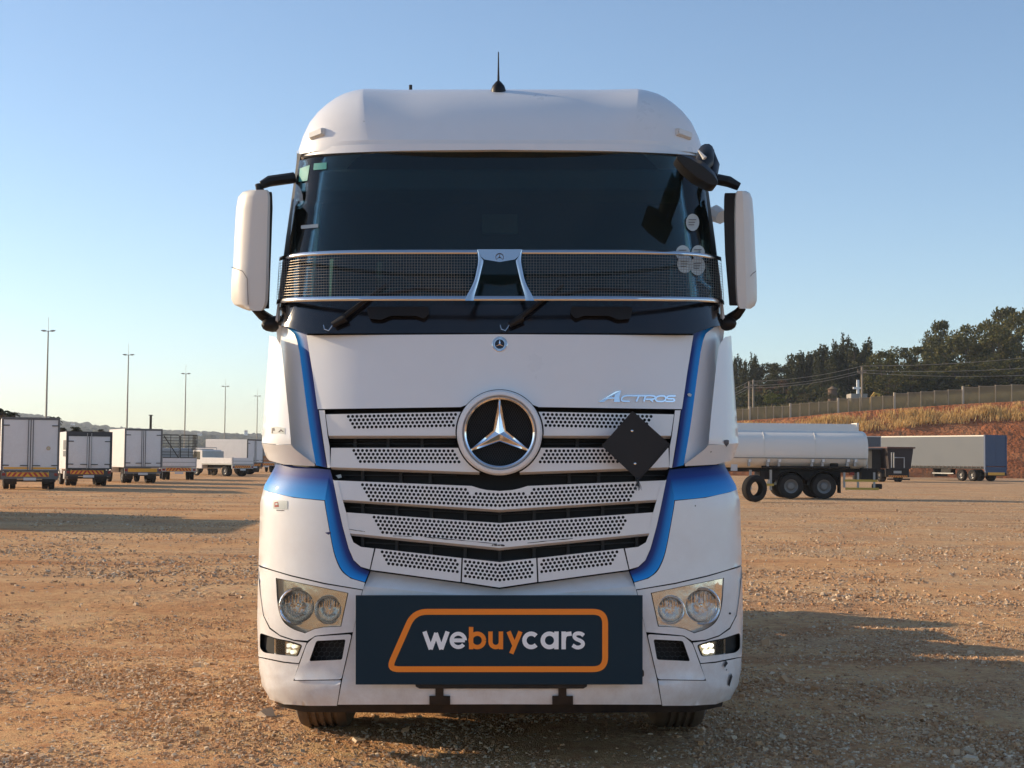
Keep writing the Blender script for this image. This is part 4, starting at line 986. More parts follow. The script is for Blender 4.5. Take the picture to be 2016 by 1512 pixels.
# ================================================================== the yard: ground, bank, hills, trees
def nz(x, y, z=0.0): return noise.noise(Vector((x, y, z)))
def smooth01(a, b, v): t = np.clip((v - a) / (b - a), 0, 1); return t * t * (3 - 2 * t)
def geo_axis(lo, hi, step, far, k=1.16):
    c = list(np.arange(lo, hi + 1e-6, step)); s = step; v = hi; up = []
    while v < far: s *= k; v += s; up.append(v)
    s = step; v = lo; dn = []
    while v > -far: s *= k; v -= s; dn.append(v)
    return np.clip(np.array(sorted(dn) + c + up), -far, far)
gx = geo_axis(-5.0, 6.2, .030, 3000, 1.17); gy = geo_axis(6.9, 18.0, .036, 3000, 1.17)
GX, GY = np.meshgrid(gx, gy); Zg = np.zeros_like(GX)
TRACKS = [(-3.2, 15, 62, .30, 46, 2.4), (-2.25, 12.3, 80, .26, 52, 2.0), (-4.4, 16.5, 48, .30, 46, 2.2), (-1.95, 10.5, 84, .22, 52, 1.8), (4.6, 14.8, 118, .30, 46, 2.6), (5.3, 16.4, 122, .30, 46, 2.4), (-3.6, 10.6, 35, .26, 50, 1.6), (-3.9, 13.2, 70, .24, 50, 1.8)]
for (x0, y0, ang, wdt, s, hl_) in TRACKS:          # tyre treads pressed into the earth
    c_, s_ = math.cos(R(ang)), math.sin(R(ang)); u = (GX - x0) * c_ + (GY - y0) * s_; v = -(GX - x0) * s_ + (GY - y0) * c_ + .10 * np.sin(u * .8)
    m_ = np.clip((wdt - np.abs(v)) / .05, 0, 1) * np.clip((hl_ - np.abs(u)) / .4, 0, 1)
    brk = np.clip(.5 + 1.4 * np.sin(u * 1.9 + x0 * 3) * np.sin(v * 7 + 1), 0, 1)
    Zg += m_ * (-.006 + brk * .011 * np.sin(u * s + 1.4 * np.sin(v * 22)))
for j in range(GX.shape[0]):
    for i in range(GX.shape[1]):
        x, y = GX[j, i], GY[j, i]
        if abs(x) < 45 and -20 < y < 90:
            z = .014 * nz(x * .9, y * .9, 3) + .008 * nz(x * 2.7, y * 2.7, 9) + .006 * nz(x * 6.5, y * 6.5, 1)
            if -5.4 < x < 6.6 and 6.6 < y < 18.5: z += .0065 * nz(x * 13, y * 13, 5) + .005 * nz(x * 29, y * 27, 7)
            Zg[j, i] += z
Zg -= .012
nr, nc = GX.shape
Vg = np.stack([GX, GY, Zg], -1).reshape(-1, 3); idx = np.arange(nr * nc).reshape(nr, nc)
Fg = np.stack([idx[:-1, :-1], idx[:-1, 1:], idx[1:, 1:], idx[1:, :-1]], -1).reshape(-1, 4)

def ground_material():
    m = bpy.data.materials.new('gravel_ground'); m.use_nodes = True; nt = m.node_tree; n = nt.nodes; l = nt.links; b = n['Principled BSDF']
    b.inputs['Roughness'].default_value = .95; b.inputs['Specular IOR Level'].default_value = .03
    tc = n.new('ShaderNodeTexCoord'); co = tc.outputs['Object']
    def noise_(s, d=6, r=.6, v=None):
        q = n.new('ShaderNodeTexNoise'); q.inputs['Scale'].default_value = s; q.inputs['Detail'].default_value = d; q.inputs['Roughness'].default_value = r; l.new(v or co, q.inputs['Vector']); return q.outputs['Fac']
    def ramp(v, stops):
        q = n.new('ShaderNodeValToRGB'); e = q.color_ramp.elements
        while len(e) < len(stops): e.new(.5)
        for k, (p, c) in zip(e, stops): k.position = p; k.color = (*c, 1)
        l.new(v, q.inputs[0]); return q.outputs[0]
    def mixc(f, a, b_, mode='MIX'):
        q = n.new('ShaderNodeMix'); q.data_type = 'RGBA'; q.blend_type = mode
        for s, v in ((0, f), (6, a), (7, b_)):
            if hasattr(v, 'is_linked'): l.new(v, q.inputs[s])
            elif isinstance(v, tuple): q.inputs[s].default_value = (*v, 1)
            else: q.inputs[s].default_value = v
        return q.outputs[2]
    def math_(op, a, b_=None, c=None):
        q = n.new('ShaderNodeMath'); q.operation = op
        for k, v in enumerate((a, b_, c)):
            if v is None: continue
            if hasattr(v, 'is_linked'): l.new(v, q.inputs[k])
            else: q.inputs[k].default_value = v
        return q.outputs[0]
    sx = n.new('ShaderNodeSeparateXYZ'); l.new(co, sx.inputs[0]); X, Y = sx.outputs['X'], sx.outputs['Y']
    earth = ramp(noise_(.45, 8, .62), [(.28, (.53, .26, .12)), (.5, (.68, .39, .195)), (.72, (.77, .50, .28))])
    stone = ramp(noise_(22, 5, .7), [(.32, (.24, .18, .125)), (.5, (.46, .355, .25)), (.68, (.64, .52, .38))])
    patch = noise_(.32, 7, .62)
    # more loose stone to the right and farther out
    bias = n.new('ShaderNodeMapRange'); bias.inputs[1].default_value = -6; bias.inputs[2].default_value = 14; bias.inputs[3].default_value = -.05; bias.inputs[4].default_value = .10; l.new(X, bias.inputs[0])
    bias2 = n.new('ShaderNodeMapRange'); bias2.inputs[1].default_value = 10; bias2.inputs[2].default_value = 45; bias2.inputs[3].default_value = -.02; bias2.inputs[4].default_value = .07; l.new(Y, bias2.inputs[0])
    pm = math_('ADD', math_('ADD', patch, bias.outputs[0]), bias2.outputs[0])
    pmr = n.new('ShaderNodeMapRange'); pmr.inputs[1].default_value = .47; pmr.inputs[2].default_value = .68; pmr.inputs[3].default_value = .12; pmr.inputs[4].default_value = .85; l.new(pm, pmr.inputs[0])
    speck = noise_(55, 3, .8); sp = n.new('ShaderNodeMapRange'); sp.inputs[1].default_value = .42; sp.inputs[2].default_value = .58; l.new(speck, sp.inputs[0])
    f = math_('MULTIPLY', pmr.outputs[0], math_('MULTIPLY_ADD', sp.outputs[0], .55, .45))
    col = mixc(f, earth, stone)
    # damp red wheel lanes running across the yard
    wv = n.new('ShaderNodeMapping'); wv.inputs['Scale'].default_value = (.05, .55, 1); wv.inputs['Rotation'].default_value = (0, 0, R(4)); l.new(co, wv.inputs[0])
    lane = n.new('ShaderNodeMapRange'); lane.inputs[1].default_value = .58; lane.inputs[2].default_value = .72; l.new(noise_(1.0, 5, .55, wv.outputs[0]), lane.inputs[0])
    col = mixc(math_('MULTIPLY', lane.outputs[0], .75), col, (.34, .125, .05))
    mid = noise_(5.5, 9, .8); col = mixc(.55, col, ramp(mid, [(.36, (.28, .26, .25)), (.64, (.76, .74, .70))]), 'OVERLAY')
    fine = noise_(130, 3, .7); col = mixc(.35, col, ramp(fine, [(.3, (.30, .28, .26)), (.7, (.80, .78, .74))]), 'OVERLAY')
    vc = n.new('ShaderNodeTexVoronoi'); vc.inputs['Scale'].default_value = 42; l.new(co, vc.inputs['Vector']); bw = n.new('ShaderNodeRGBToBW'); l.new(vc.outputs['Color'], bw.inputs[0])
    col = mixc(math_('MULTIPLY', pmr.outputs[0], .6), col, ramp(bw.outputs[0], [(.2, (.22, .20, .19)), (.8, (.80, .78, .75))]), 'OVERLAY')
    l.new(col, b.inputs['Base Color'])
    # relief: lumps, grit and tyre treads
    def cells(s):
        q = n.new('ShaderNodeTexVoronoi'); q.inputs['Scale'].default_value = s; l.new(co, q.inputs['Vector']); return q.outputs['Distance'], q.outputs['Color']
    d1, c1 = cells(42); d2, c2 = cells(95)
    h = math_('MULTIPLY', noise_(9, 8, .68), .55)
    h = math_('ADD', h, math_('MULTIPLY', math_('MULTIPLY', math_('SUBTRACT', .6, d1), pmr.outputs[0]), .55)); h = math_('ADD', h, math_('MULTIPLY', math_('SUBTRACT', .6, d2), .22))
    h = math_('ADD', h, math_('MULTIPLY', noise_(45, 5, .7), .30)); h = math_('ADD', h, math_('MULTIPLY', noise_(130, 2, .6), .10))
    bp = n.new('ShaderNodeBump'); bp.inputs['Strength'].default_value = .9; bp.inputs['Distance'].default_value = .05
    l.new(h, bp.inputs['Height']); l.new(bp.outputs[0], b.inputs['Normal'])
    return m
GROUND = ground_material()
def np_mesh(name, V, Fq, m, parent=None, smooth=True):
    me = bpy.data.meshes.new(name); V = np.asarray(V, np.float32); Fq = np.asarray(Fq, np.int32); k = Fq.shape[1]
    me.vertices.add(len(V)); me.vertices.foreach_set('co', V.ravel()); me.loops.add(Fq.size); me.loops.foreach_set('vertex_index', Fq.ravel())
    me.polygons.add(len(Fq)); me.polygons.foreach_set('loop_start', np.arange(0, Fq.size, k, dtype=np.int32)); me.polygons.foreach_set('use_smooth', np.full(len(Fq), smooth))
    me.update(calc_edges=True); me.validate(); me.materials.append(m); o = bpy.data.objects.new(name, me); link(o, parent); return o
tag(np_mesh('ground', Vg, Fg, GROUND), kind='structure')

# loose stones, thicker in patches
def stones(n, ymax, smin, smax, name, label, pw=1.6, y0=6.6, even=False):
    u = rng.random(n); Y = y0 * (1 + u * ((ymax / y0) ** (1 - pw) - 1)) ** (1 / (1 - pw))
    X = (rng.random(n) * 2 - 1) * (Y * .40 + .6); keep = []
    for x, y in zip(X, Y):
        p = noise.fractal(Vector((x * .32, y * .32, 4.2)), 1.0, 2.0, 4) * .5 + .5 + (.05 if x > 1 else -.03)
        keep.append(even or rng.random() < (.12 + .88 * min(1, max(0, (p - .40) / .25))))
    X, Y = X[keep], Y[keep]; n = len(X); s = np.exp(rng.normal(0, .45, n)) * smin; s = np.clip(s, smin * .4, smax)
    base = np.array([(x, y, z) for z in (-.75, .75) for x, y in ((.8, .55), (-.6, .85), (-.85, -.5), (.55, -.85))], float)
    V = base[None] * (1 + rng.normal(0, .16, (n, 8, 1))) + rng.normal(0, .13, (n, 8, 3)); V *= s[:, None, None] * (rng.random((n, 1, 3)) * .5 + np.array([.70, .70, .42]))
    t_ = rng.normal(0, .35, n); ct, st_ = np.cos(t_)[:, None], np.sin(t_)[:, None]; x_, z_ = V[..., 0].copy(), V[..., 2].copy(); V[..., 0] = ct * x_ - st_ * z_; V[..., 2] = st_ * x_ + ct * z_
    a = rng.random(n) * 6.283; ca, sa = np.cos(a)[:, None], np.sin(a)[:, None]; x_, y_ = V[..., 0].copy(), V[..., 1].copy()
    V[..., 0] = ca * x_ - sa * y_ + X[:, None]; V[..., 1] = sa * x_ + ca * y_ + Y[:, None]; V[..., 2] += (s * .10 - .012)[:, None]
    f = np.array([(4, 5, 6), (4, 6, 7), (0, 1, 5), (0, 5, 4), (1, 2, 6), (1, 6, 5), (2, 3, 7), (2, 7, 6), (3, 0, 4), (3, 4, 7)])
    Fq = (f[None] + 8 * np.arange(n)[:, None, None]).reshape(-1, 3)
    o = np_mesh(name, V.reshape(-1, 3), Fq, GRAVEL, smooth=False); tag(o, label, name.replace('_', ' ').rstrip('s') if False else 'gravel', kind='stuff'); return o
def gravel_mat():
    m = mat('gravel_stone', (.40, .31, .22), .9, bump=.3, bscale=150); nt = m.node_tree; n = nt.nodes; l = nt.links
    g = n.new('ShaderNodeNewGeometry'); cr = n.new('ShaderNodeValToRGB'); e = cr.color_ramp.elements
    e[0].position = 0; e[0].color = (.34, .195, .10, 1); e[1].position = 1; e[1].color = (.74, .58, .40, 1); k = e.new(.45); k.color = (.56, .33, .17, 1); k = e.new(.75); k.color = (.54, .405, .27, 1)
    l.new(g.outputs['Random Per Island'], cr.inputs[0]); l.new(cr.outputs[0], n['Principled BSDF'].inputs['Base Color']); return m
GRAVEL = gravel_mat()
stones(105000, 40, .0075, .026, 'loose_gravel', 'small loose gravel stones strewn over the red earth yard', 2.1)
stones(75000, 15, .0055, .012, 'fine_grit', 'fine grit covering the yard in front of the truck', 1.3, even=True)
stones(100000, 95, .0125, .030, 'coarse_gravel', 'coarse gravel farther out in the yard', .9, y0=17)
stones(1100, 60, .020, .045, 'scattered_stones', 'larger stones scattered over the gravel yard', 1.7)

# --- red earth bank on the right with the terrace above it
fence_px = [(1380, 833), (1450, 829), (1560, 822), (1650, 813), (1760, 805), (1895, 796), (2016, 790), (2200, 780)]
FY = 188.0
fp = [at(x, y, FY) for x, y in fence_px]
def fence_z(x): return float(np.interp(x, [-20, 5] + [p.x for p in fp] + [120], [0, fp[0].z * .6] + [p.z for p in fp] + [fp[-1].z + 1.5]))
bx = np.arange(-20, 135, .9); by = np.concatenate([np.arange(160, 194, .55), np.arange(194, 420, 4.0)])
Vb = []
def bank_z(x, y):
    fz = fence_z(x); toe = 166 + 2.5 * nz(x * .03, 2)
    if y <= FY - 2:
        t = max(0, (y - toe) / (FY - 2 - toe)); s = t ** .85
        z = fz * s; st = max(0., min(1., t * 8)) * (1 - max(0, (t - .9) * 6))
        z += st * (.30 * nz(x * .35, y * .35, 8) + .22 * nz(x * 1.2, y * 1.2, 3))
        if .22 < t < .62: z += .35 * st * (1 if (x * .9 + y * .55) % 2.2 < 1.0 else 0) * (0.5 + .5 * nz(x * .2, y * .2, 1)) * (x > 30)
        return z - .02 + (.0 if t > 0 else -.4)
    return fz + max(0, min(1, (y - FY) / 60)) * (3.2) + max(0, (y - 252) * .06)
Zb = np.array([[bank_z(x, y) for x in bx] for y in by]); BX, BY_ = np.meshgrid(bx, by); idx = np.arange(Zb.size).reshape(Zb.shape)
def bank_material():
    m = mat('red_earth_bank', (.40, .15, .065), .95, bump=.9, bscale=2.2, spec=.1); nt = m.node_tree; n = nt.nodes; l = nt.links; b = n['Principled BSDF']
    tc = n.new('ShaderNodeTexCoord'); q = n.new('ShaderNodeTexNoise'); q.inputs['Scale'].default_value = .22; q.inputs['Detail'].default_value = 10; q.inputs['Roughness'].default_value = .7; l.new(tc.outputs['Object'], q.inputs[0])
    cr = n.new('ShaderNodeValToRGB'); e = cr.color_ramp.elements; e[0].position = .3; e[0].color = (.30, .095, .038, 1); e[1].position = .72; e[1].color = (.50, .235, .11, 1); k = e.new(.5); k.color = (.40, .145, .06, 1)
    l.new(q.outputs['Fac'], cr.inputs[0]); l.new(cr.outputs[0], b.inputs['Base Color'])
    for nd in n:
        if nd.bl_idname == 'ShaderNodeBump': nd.inputs['Distance'].default_value = .5
    return m
jb = int(np.searchsorted(by, FY + 1.5))
def grid_faces(ix): return np.stack([ix[:-1, :-1], ix[:-1, 1:], ix[1:, 1:], ix[1:, :-1]], -1).reshape(-1, 4)
PB = np.stack([BX, BY_, Zb], -1)
tag(np_mesh('earth_bank', PB[:jb + 1].reshape(-1, 3), grid_faces(idx[:jb + 1]), bank_material()), kind='structure')
tag(np_mesh('terrace', PB[jb:].reshape(-1, 3), grid_faces(np.arange(PB[jb:, :, 0].size).reshape(PB[jb:].shape[:2])), mat('terrace_scrub', (.085, .075, .038), .95, var=.5, vscale=.3, bump=.8, bscale=1.5, spec=.05)), kind='structure')
# dry grass on the bank and behind the fence
def grass(name, label, pts, hgt, m, blades=9, spread=.35):
    n = len(pts) * blades; P0 = np.repeat(np.array(pts), blades, 0); P0[:, :2] += rng.normal(0, spread, (n, 2))
    h = hgt * (.5 + rng.random(n) * .8); a = rng.random(n) * 6.283; w = .035 + rng.random(n) * .05; lean = rng.normal(0, .28, (n, 2)) * h[:, None] + np.array([.12, 0]) * h[:, None]
    d = np.stack([np.cos(a), np.sin(a), np.zeros(n)], 1) * w[:, None]; up = np.concatenate([lean, h[:, None]], 1)
    V = np.stack([P0 - d, P0 + d, P0 + up * .6 + d * .6, P0 + up * 1.0], 1); V[:, :2, 2] -= .15
    Fq = np.arange(n * 4).reshape(n, 4); o = np_mesh(name, V.reshape(-1, 3), Fq, m, smooth=False); tag(o, label, 'grass', kind='stuff'); return o
def island_mat(name, cols, rough=.9, trans=0.0):
    m = mat(name, cols[0], rough, spec=.1); nt = m.node_tree; n = nt.nodes; l = nt.links
    g = n.new('ShaderNodeNewGeometry'); cr = n.new('ShaderNodeValToRGB'); e = cr.color_ramp.elements
    while len(e) < len(cols): e.new(.5)
    for i, (k, c) in enumerate(zip(e, cols)): k.position = i / max(1, len(cols) - 1); k.color = (*c, 1)
    l.new(g.outputs['Random Per Island'], cr.inputs[0]); l.new(cr.outputs[0], n['Principled BSDF'].inputs['Base Color'])
    if trans:
        b = n['Principled BSDF']; t = n.new('ShaderNodeBsdfTranslucent'); l.new(cr.outputs[0], t.inputs[0]); mx = n.new('ShaderNodeMixShader'); mx.inputs[0].default_value = trans
        l.new(b.outputs[0], mx.inputs[1]); l.new(t.outputs[0], mx.inputs[2]); l.new(mx.outputs[0], n['Material Output'].inputs[0])
    return m
STRAW = island_mat('dry_grass_blades', [(.48, .28, .10), (.66, .43, .165), (.76, .54, .24), (.56, .36, .14)], trans=.35)
pts = []
for _ in range(26000):
    x = 8 + rng.random() * 90; y = 168 + rng.random() * 19.5; toe = 166; t = (y - toe) / (FY - 2 - toe)
    # a broad band of grass below the fence, widening to the left
    lo = float(np.interp(x, [10, 34, 40, 50, 75, 100], [.20, .32, .60, .70, .74, .75])); hi = float(np.interp(x, [10, 40, 60, 100], [.84, .90, .93, .92]))
    g_ = nz(x * .12, y * .25, 7)
    if lo + .08 * g_ < t < hi + .10 * g_ and rng.random() < .10 + 1.1 * max(0, nz(x * .22, y * .30, 2) + .22): pts.append((x, y, bank_z(x, y)))
grass('dry_grass', 'dry yellow grass growing along the red earth bank', pts, .62, STRAW, 8, .4)
pts = []
for _ in range(3500):
    x = 14 + rng.random() * 90; y = FY + 1 + rng.random() * 26; pts.append((x, y, bank_z(x, y)))
grass('terrace_grass', 'dull dry grass on the terrace behind the security fence', pts, .8, island_mat('terrace_grass_blades', [(.20, .16, .07), (.30, .24, .11), (.26, .22, .10)], trans=.2), 8, .8)

# --- security fence
fence = empty('security_fence', (fp[1].x, FY, fp[1].z)); tag(fence, 'long brown mesh security fence stepping up along the red earth bank', 'fence')
FENCEP = mat('fence_post_paint', (.42, .33, .22), .6, var=.15); CONC = mat('fence_plinth', (.52, .44, .33), .9, var=.1)
def mesh_sheet():
    m = bpy.data.materials.new('fence_mesh_sheet'); m.use_nodes = True; n = m.node_tree.nodes; l = m.node_tree.links; b = n['Principled BSDF']
    b.inputs['Base Color'].default_value = (.30, .225, .115, 1); b.inputs['Roughness'].default_value = .7
    t = n.new('ShaderNodeBsdfTransparent'); mx = n.new('ShaderNodeMixShader'); mx.inputs[0].default_value = .72; l.new(t.outputs[0], mx.inputs[1]); l.new(b.outputs[0], mx.inputs[2]); l.new(mx.outputs[0], n['Material Output'].inputs[0]); return m
SHEET = mesh_sheet()
posts = [1434, 1448, 1462, 1476, 1492, 1508, 1523, 1540, 1556, 1575, 1593, 1612, 1630, 1650, 1670, 1693, 1715, 1738, 1761, 1788, 1813, 1840, 1867, 1896, 1928, 1960, 1992, 2026, 2060]
steps = {1476: 1, 1556: 1, 1650: 1, 1761: 1, 1896: 1}
level = None
def fh(px): return float(np.interp(px, [1440, 1690, 1960], [20, 24, 31])) * FY / F
for i in range(len(posts) - 1):
    x0 = at(posts[i], 800, FY).x; x1 = at(posts[i + 1], 800, FY).x
    if level is None or posts[i] in steps:
        j = next((k for k in range(i + 1, len(posts)) if posts[k] in steps), len(posts) - 1); xe = at(posts[j], 800, FY).x
        za = fence_z(x0) + .25; zb = fence_z(xe) + .05; level = (x0, za, xe, zb)
        b_ = .55; MB().box(x0 - .11 - fence.location.x, x0 + .11 - fence.location.x, -.12, .12, za - .8 - fence.location.z, za + fh(posts[i]) + .15 - fence.location.z).build('corner_post', CONC, fence, smooth=False)
        MB().box(x0 - fence.location.x, x0 + (x1 - x0) * 1.6 - fence.location.x, -.25, -.15, za - .55 - fence.location.z, za - .28 - fence.location.z).build('plinth_wall', CONC, fence, smooth=False)
    def lz(x): a, za, e, zb = level; return za + (zb - za) * (x - a) / (e - a)
    fx, fz = fence.location.x, fence.location.z
    if posts[i] not in steps: MB().box(x0 - .05 - fx, x0 + .05 - fx, -.07, .07, lz(x0) - .6 - fz, lz(x0) + fh(posts[i]) + .08 - fz).build('fence_post', FENCEP, fence, smooth=False)
    MB().add([(x0 - fx, 0, lz(x0) - .45 - fz), (x1 - fx, 0, lz(x1) - .45 - fz), (x1 - fx, 0, lz(x1) + fh(posts[i]) - fz), (x0 - fx, 0, lz(x0) + fh(posts[i]) - fz)], [(0, 1, 2, 3)]).build('mesh_panel', SHEET, fence, smooth=False)
    MB().box(x0 - fx, x1 - fx, -.03, .03, 0, .05, Matrix.Translation((0, 0, lz(x0) + fh(posts[i]) - fz)) @ Matrix.Rotation(0, 4, 'Y')).build('top_rail', FENCEP, fence, smooth=False)

# --- trees
def leaf_cloud(centres, radii, per, size, up=0.0, jitter=.28):
    V = []; 
    for c, r_ in zip(centres, radii):
        d = rng.normal(0, 1, (per, 3)); d /= np.linalg.norm(d, axis=1)[:, None]; p = np.array(c) + d * (np.array(r_) * (rng.random((per, 1)) ** .45))
        a = rng.normal(0, 1, (per, 3)); a[:, 2] += up; a /= np.linalg.norm(a, axis=1)[:, None]; b = np.cross(a, rng.normal(0, 1, (per, 3))); b /= np.linalg.norm(b, axis=1)[:, None]
        s = size * (.5 + rng.random((per, 1)))
        V.append(np.stack([p - a * s * .5, p + b * s * .32, p + a * s * .6, p - b * s * .32], 1))
    return np.concatenate(V).reshape(-1, 3)
BARK = mat('tree_bark', (.10, .075, .055), .95, var=.3, vscale=2)
LEAF_E = island_mat('gum_leaves', [(.060, .068, .020), (.115, .110, .036), (.165, .140, .050), (.08, .088, .030), (.13, .112, .046)], trans=.22)
LEAF_C = island_mat('casuarina_leaves', [(.036, .046, .019), (.065, .068, .028), (.09, .078, .036), (.05, .06, .026)], trans=.18)
LEAF_B = island_mat('bush_leaves', [(.08, .10, .022), (.13, .14, .035), (.10, .11, .03)], trans=.25)
LEAF_O = island_mat('grey_bush_leaves', [(.10, .085, .04), (.14, .125, .06), (.09, .085, .045)], trans=.2)
LEAF_R = island_mat('brown_bush_leaves', [(.13, .075, .045), (.17, .105, .065), (.10, .065, .04)], trans=.2)
def limb_tree(h, w, seed, kind):
    r0 = random.Random(seed); tr = MB(); cs, rs = [], []
    tr.path([(0, 0, -.6), (w * .01, 0, h * .3), (w * .04, w * .02, h * .75)], .2, 8, rs=[h * .022, h * .017, h * .006])
    if kind == 'gum':
        for k in range(46):
            a = r0.random() * 6.283; f = r0.random(); zz = h * (.12 + .82 * f); rad = w * .5 * math.sin(math.pi * min(.97, (.22 + .76 * f))) ** .5 * (.45 + .55 * r0.random())
            c = (rad * math.cos(a), rad * math.sin(a), zz); q = w * (.085 + .085 * r0.random()); cs.append(c); rs.append((q, q, q * .72))
            if k % 3 == 0: tr.path([(0, 0, zz * .55), (c[0] * .5, c[1] * .5, zz * .82), c], .1, 5, rs=[h * .010, h * .006, h * .003])
        V = leaf_cloud(cs, rs, 95, .40)
    elif kind == 'casuarina':
        for k in range(17):
            a = r0.random() * 6.283; rad = w * .42 * r0.random() ** .6; zt = h * (.70 + .30 * r0.random()) * (1 - .25 * rad / (w * .5)); x, y = rad * math.cos(a), rad * math.sin(a)
            for j in range(7):
                f = j / 6; zz = h * .03 + (zt - h * .03) * f; q = w * .22 * (1 - f * .72); cs.append((x * (.6 + .4 * f) , y * (.6 + .4 * f), zz)); rs.append((q, q, (zt - h * .1) / 7.5))
            tr.path([(x * .3, y * .3, h * .1), (x, y, zt * .9)], .05, 4, rs=[h * .008, h * .002])
        V = leaf_cloud(cs, rs, 44, .40, up=1.3)
    else:
        for k in range(22):
            a = r0.random() * 6.283; f = r0.random(); zz = h * (.12 + .72 * f); rad = w * .5 * math.cos(f * 1.25) * r0.random() ** .5; q = w * .13
            cs.append((rad * math.cos(a), rad * math.sin(a), zz)); rs.append((q, q, q * .7))
        V = leaf_cloud(cs, rs, 80, .34)
    return tr, V
TREE_MESH = {}
def tree(name, px, py_base, py_top, width_px, Y, kind, leaf, label, group, cat='tree', variant=0, zground=None):
    b = at(px, py_base, Y); t = at(px, py_top, Y); zb = bank_z(b.x, Y) if zground is None else zground
    h = t.z - zb; w = width_px / F * Y; o = empty(name, (b.x, Y, zb), random.random() * 6); tag(o, label, cat, group)
    key = (kind, leaf.name, variant)
    if key not in TREE_MESH:
        tr, V = limb_tree(10.0, 9.0 if kind == 'gum' else 7.0, hash((kind, variant)) % 1000 if False else variant * 17 + len(kind), kind)
        c = np_mesh('crown', V, np.arange(len(V)).reshape(-1, 4), leaf, None, smooth=False); k = tr.build('trunk', BARK, None); TREE_MESH[key] = (c.data, k.data)
        bpy.data.objects.remove(c); bpy.data.objects.remove(k)
    for nm, me in zip(('crown', 'trunk'), TREE_MESH[key]): link(bpy.data.objects.new(nm, me), o)
    o.scale = (w / (9.0 if kind == 'gum' else 7.0),) * 2 + (h / 10.0,)
    return o
HILLM = island_mat('unused', [(.1, .1, .1), (.1, .1, .1)]) if False else None
gums = [(1738, 690, 78, 232), (1770, 684, 84, 240), (1806, 678, 84, 236), (1834, 668, 84, 246), (1851, 630, 66, 262), (1880, 660, 88, 238), (1908, 640, 90, 250), (1935, 630, 76, 262), (1960, 650, 92, 236), (1978, 604, 92, 256), (2008, 612, 96, 250), (2030, 640, 90, 236), (1750, 735, 70, 226), (1795, 730, 76, 226), (1850, 720, 84, 228), (1900, 715, 84, 226), (1945, 712, 84, 228), (1990, 705, 90, 226)]
wd = ['leftmost', 'second', 'third', 'fourth', 'fifth', 'sixth', 'seventh', 'eighth', 'ninth', 'tenth', 'eleventh', 'twelfth', 'thirteenth', 'fourteenth', 'fifteenth', 'sixteenth', 'seventeenth', 'eighteenth']
for i, (px, tp, w, Y) in enumerate(gums):
    if i == 4: lab = 'tall gum tree with a pointed crown standing above the wood'
    elif i == 9: lab = 'tallest dark gum tree of the wood at the right edge'
    elif i >= 12: lab = f'lower olive gum tree at the front edge of the wood, {wd[i - 12]} from the left'
    else: lab = f'olive gum tree in the wood behind the fence, {wd[i if i < 4 else i - 1 if i < 9 else i - 2]} tall one from the left'
    tree('gum_tree', px, 790, tp, w * 1.2, Y, 'gum', LEAF_E, lab, 'gum trees behind the fence', variant=i % 5)
cas = [(1446, 694, 34, 262), (1464, 706, 36, 250), (1482, 697, 34, 258), (1600, 672, 56, 250), (1622, 676, 46, 244), (1645, 668, 46, 252), (1664, 660, 44, 256), (1684, 664, 44, 248), (1703, 662, 44, 254), (1576, 690, 50, 248), (1632, 700, 50, 236), (1672, 702, 52, 236)]
for i, (px, tp, w, Y) in enumerate(cas):
    tree('casuarina_tree', px, 790, tp, w * 1.45, Y, 'casuarina', LEAF_C, f'dark feathery casuarina {"beside the twin poles near the truck mirror" if i < 3 else "in the dark grove behind the white cross"}, {wd[i if i < 3 else [1, 2, 4, 5, 7, 8, 0, 3, 6][i - 3]]} from the left', 'casuarinas behind the fence', variant=i % 4)
for i, (px, tp, w, Y) in enumerate([(1515, 716, 60, 268), (1543, 711, 64, 264), (1568, 698, 56, 258)]):
    tree('round_tree', px, 790, tp, w * 1.35, Y, 'gum', LEAF_C, f'distant dark rounded tree left of the casuarina grove, {wd[i]} of three', 'rounded trees left of the grove', variant=5 + i % 2)
tree('gum_tree', 1722, 790, 694, 80, 246, 'gum', LEAF_E, 'olive gum tree filling the gap between the casuarina grove and the gum wood', 'gum trees behind the fence', variant=2)
tree('gum_tree', 1528, 790, 738, 90, 244, 'gum', LEAF_C, 'low dark tree in front of the distant rounded trees', 'gum trees behind the fence', variant=3)
tree('green_bush', 1520, 795, 764, 62, 205, 'bush', LEAF_B, 'bright green spreading bush behind the fence by the twin poles', None, 'bush', 0)
tree('grey_bush', 1592, 790, 770, 66, 212, 'bush', LEAF_O, 'low grey olive bush behind the fence, left of the thatched hut', None, 'bush', 1)
tree('low_bush', 1635, 790, 768, 58, 216, 'bush', LEAF_O, 'low grey olive bush in front of the thatched hut', None, 'bush', 2)
tree('brown_bush', 1545, 785, 742, 90, 236, 'bush', LEAF_R, 'reddish brown leafless thicket below the round trees', None, 'bush', 3)
tree('brown_bush', 1500, 788, 752, 60, 232, 'bush', LEAF_R, 'reddish brown thicket behind the twin electricity poles', None, 'bush', 0)

# undergrowth that closes the wood at its foot
und = []
for _ in range(900):
    x = 22 + rng.random() * 70; y = 224 + rng.random() * 50; und.append((x, y, bank_z(x, y) + rng.random() * 2.2))
Vu = leaf_cloud(und, [(1.5, 1.5, 1.1)] * len(und), 30, .55)
tag(np_mesh('undergrowth', Vu, np.arange(len(Vu)).reshape(-1, 4), LEAF_C, smooth=False), 'dark undergrowth closing the foot of the wood', 'undergrowth', kind='stuff')
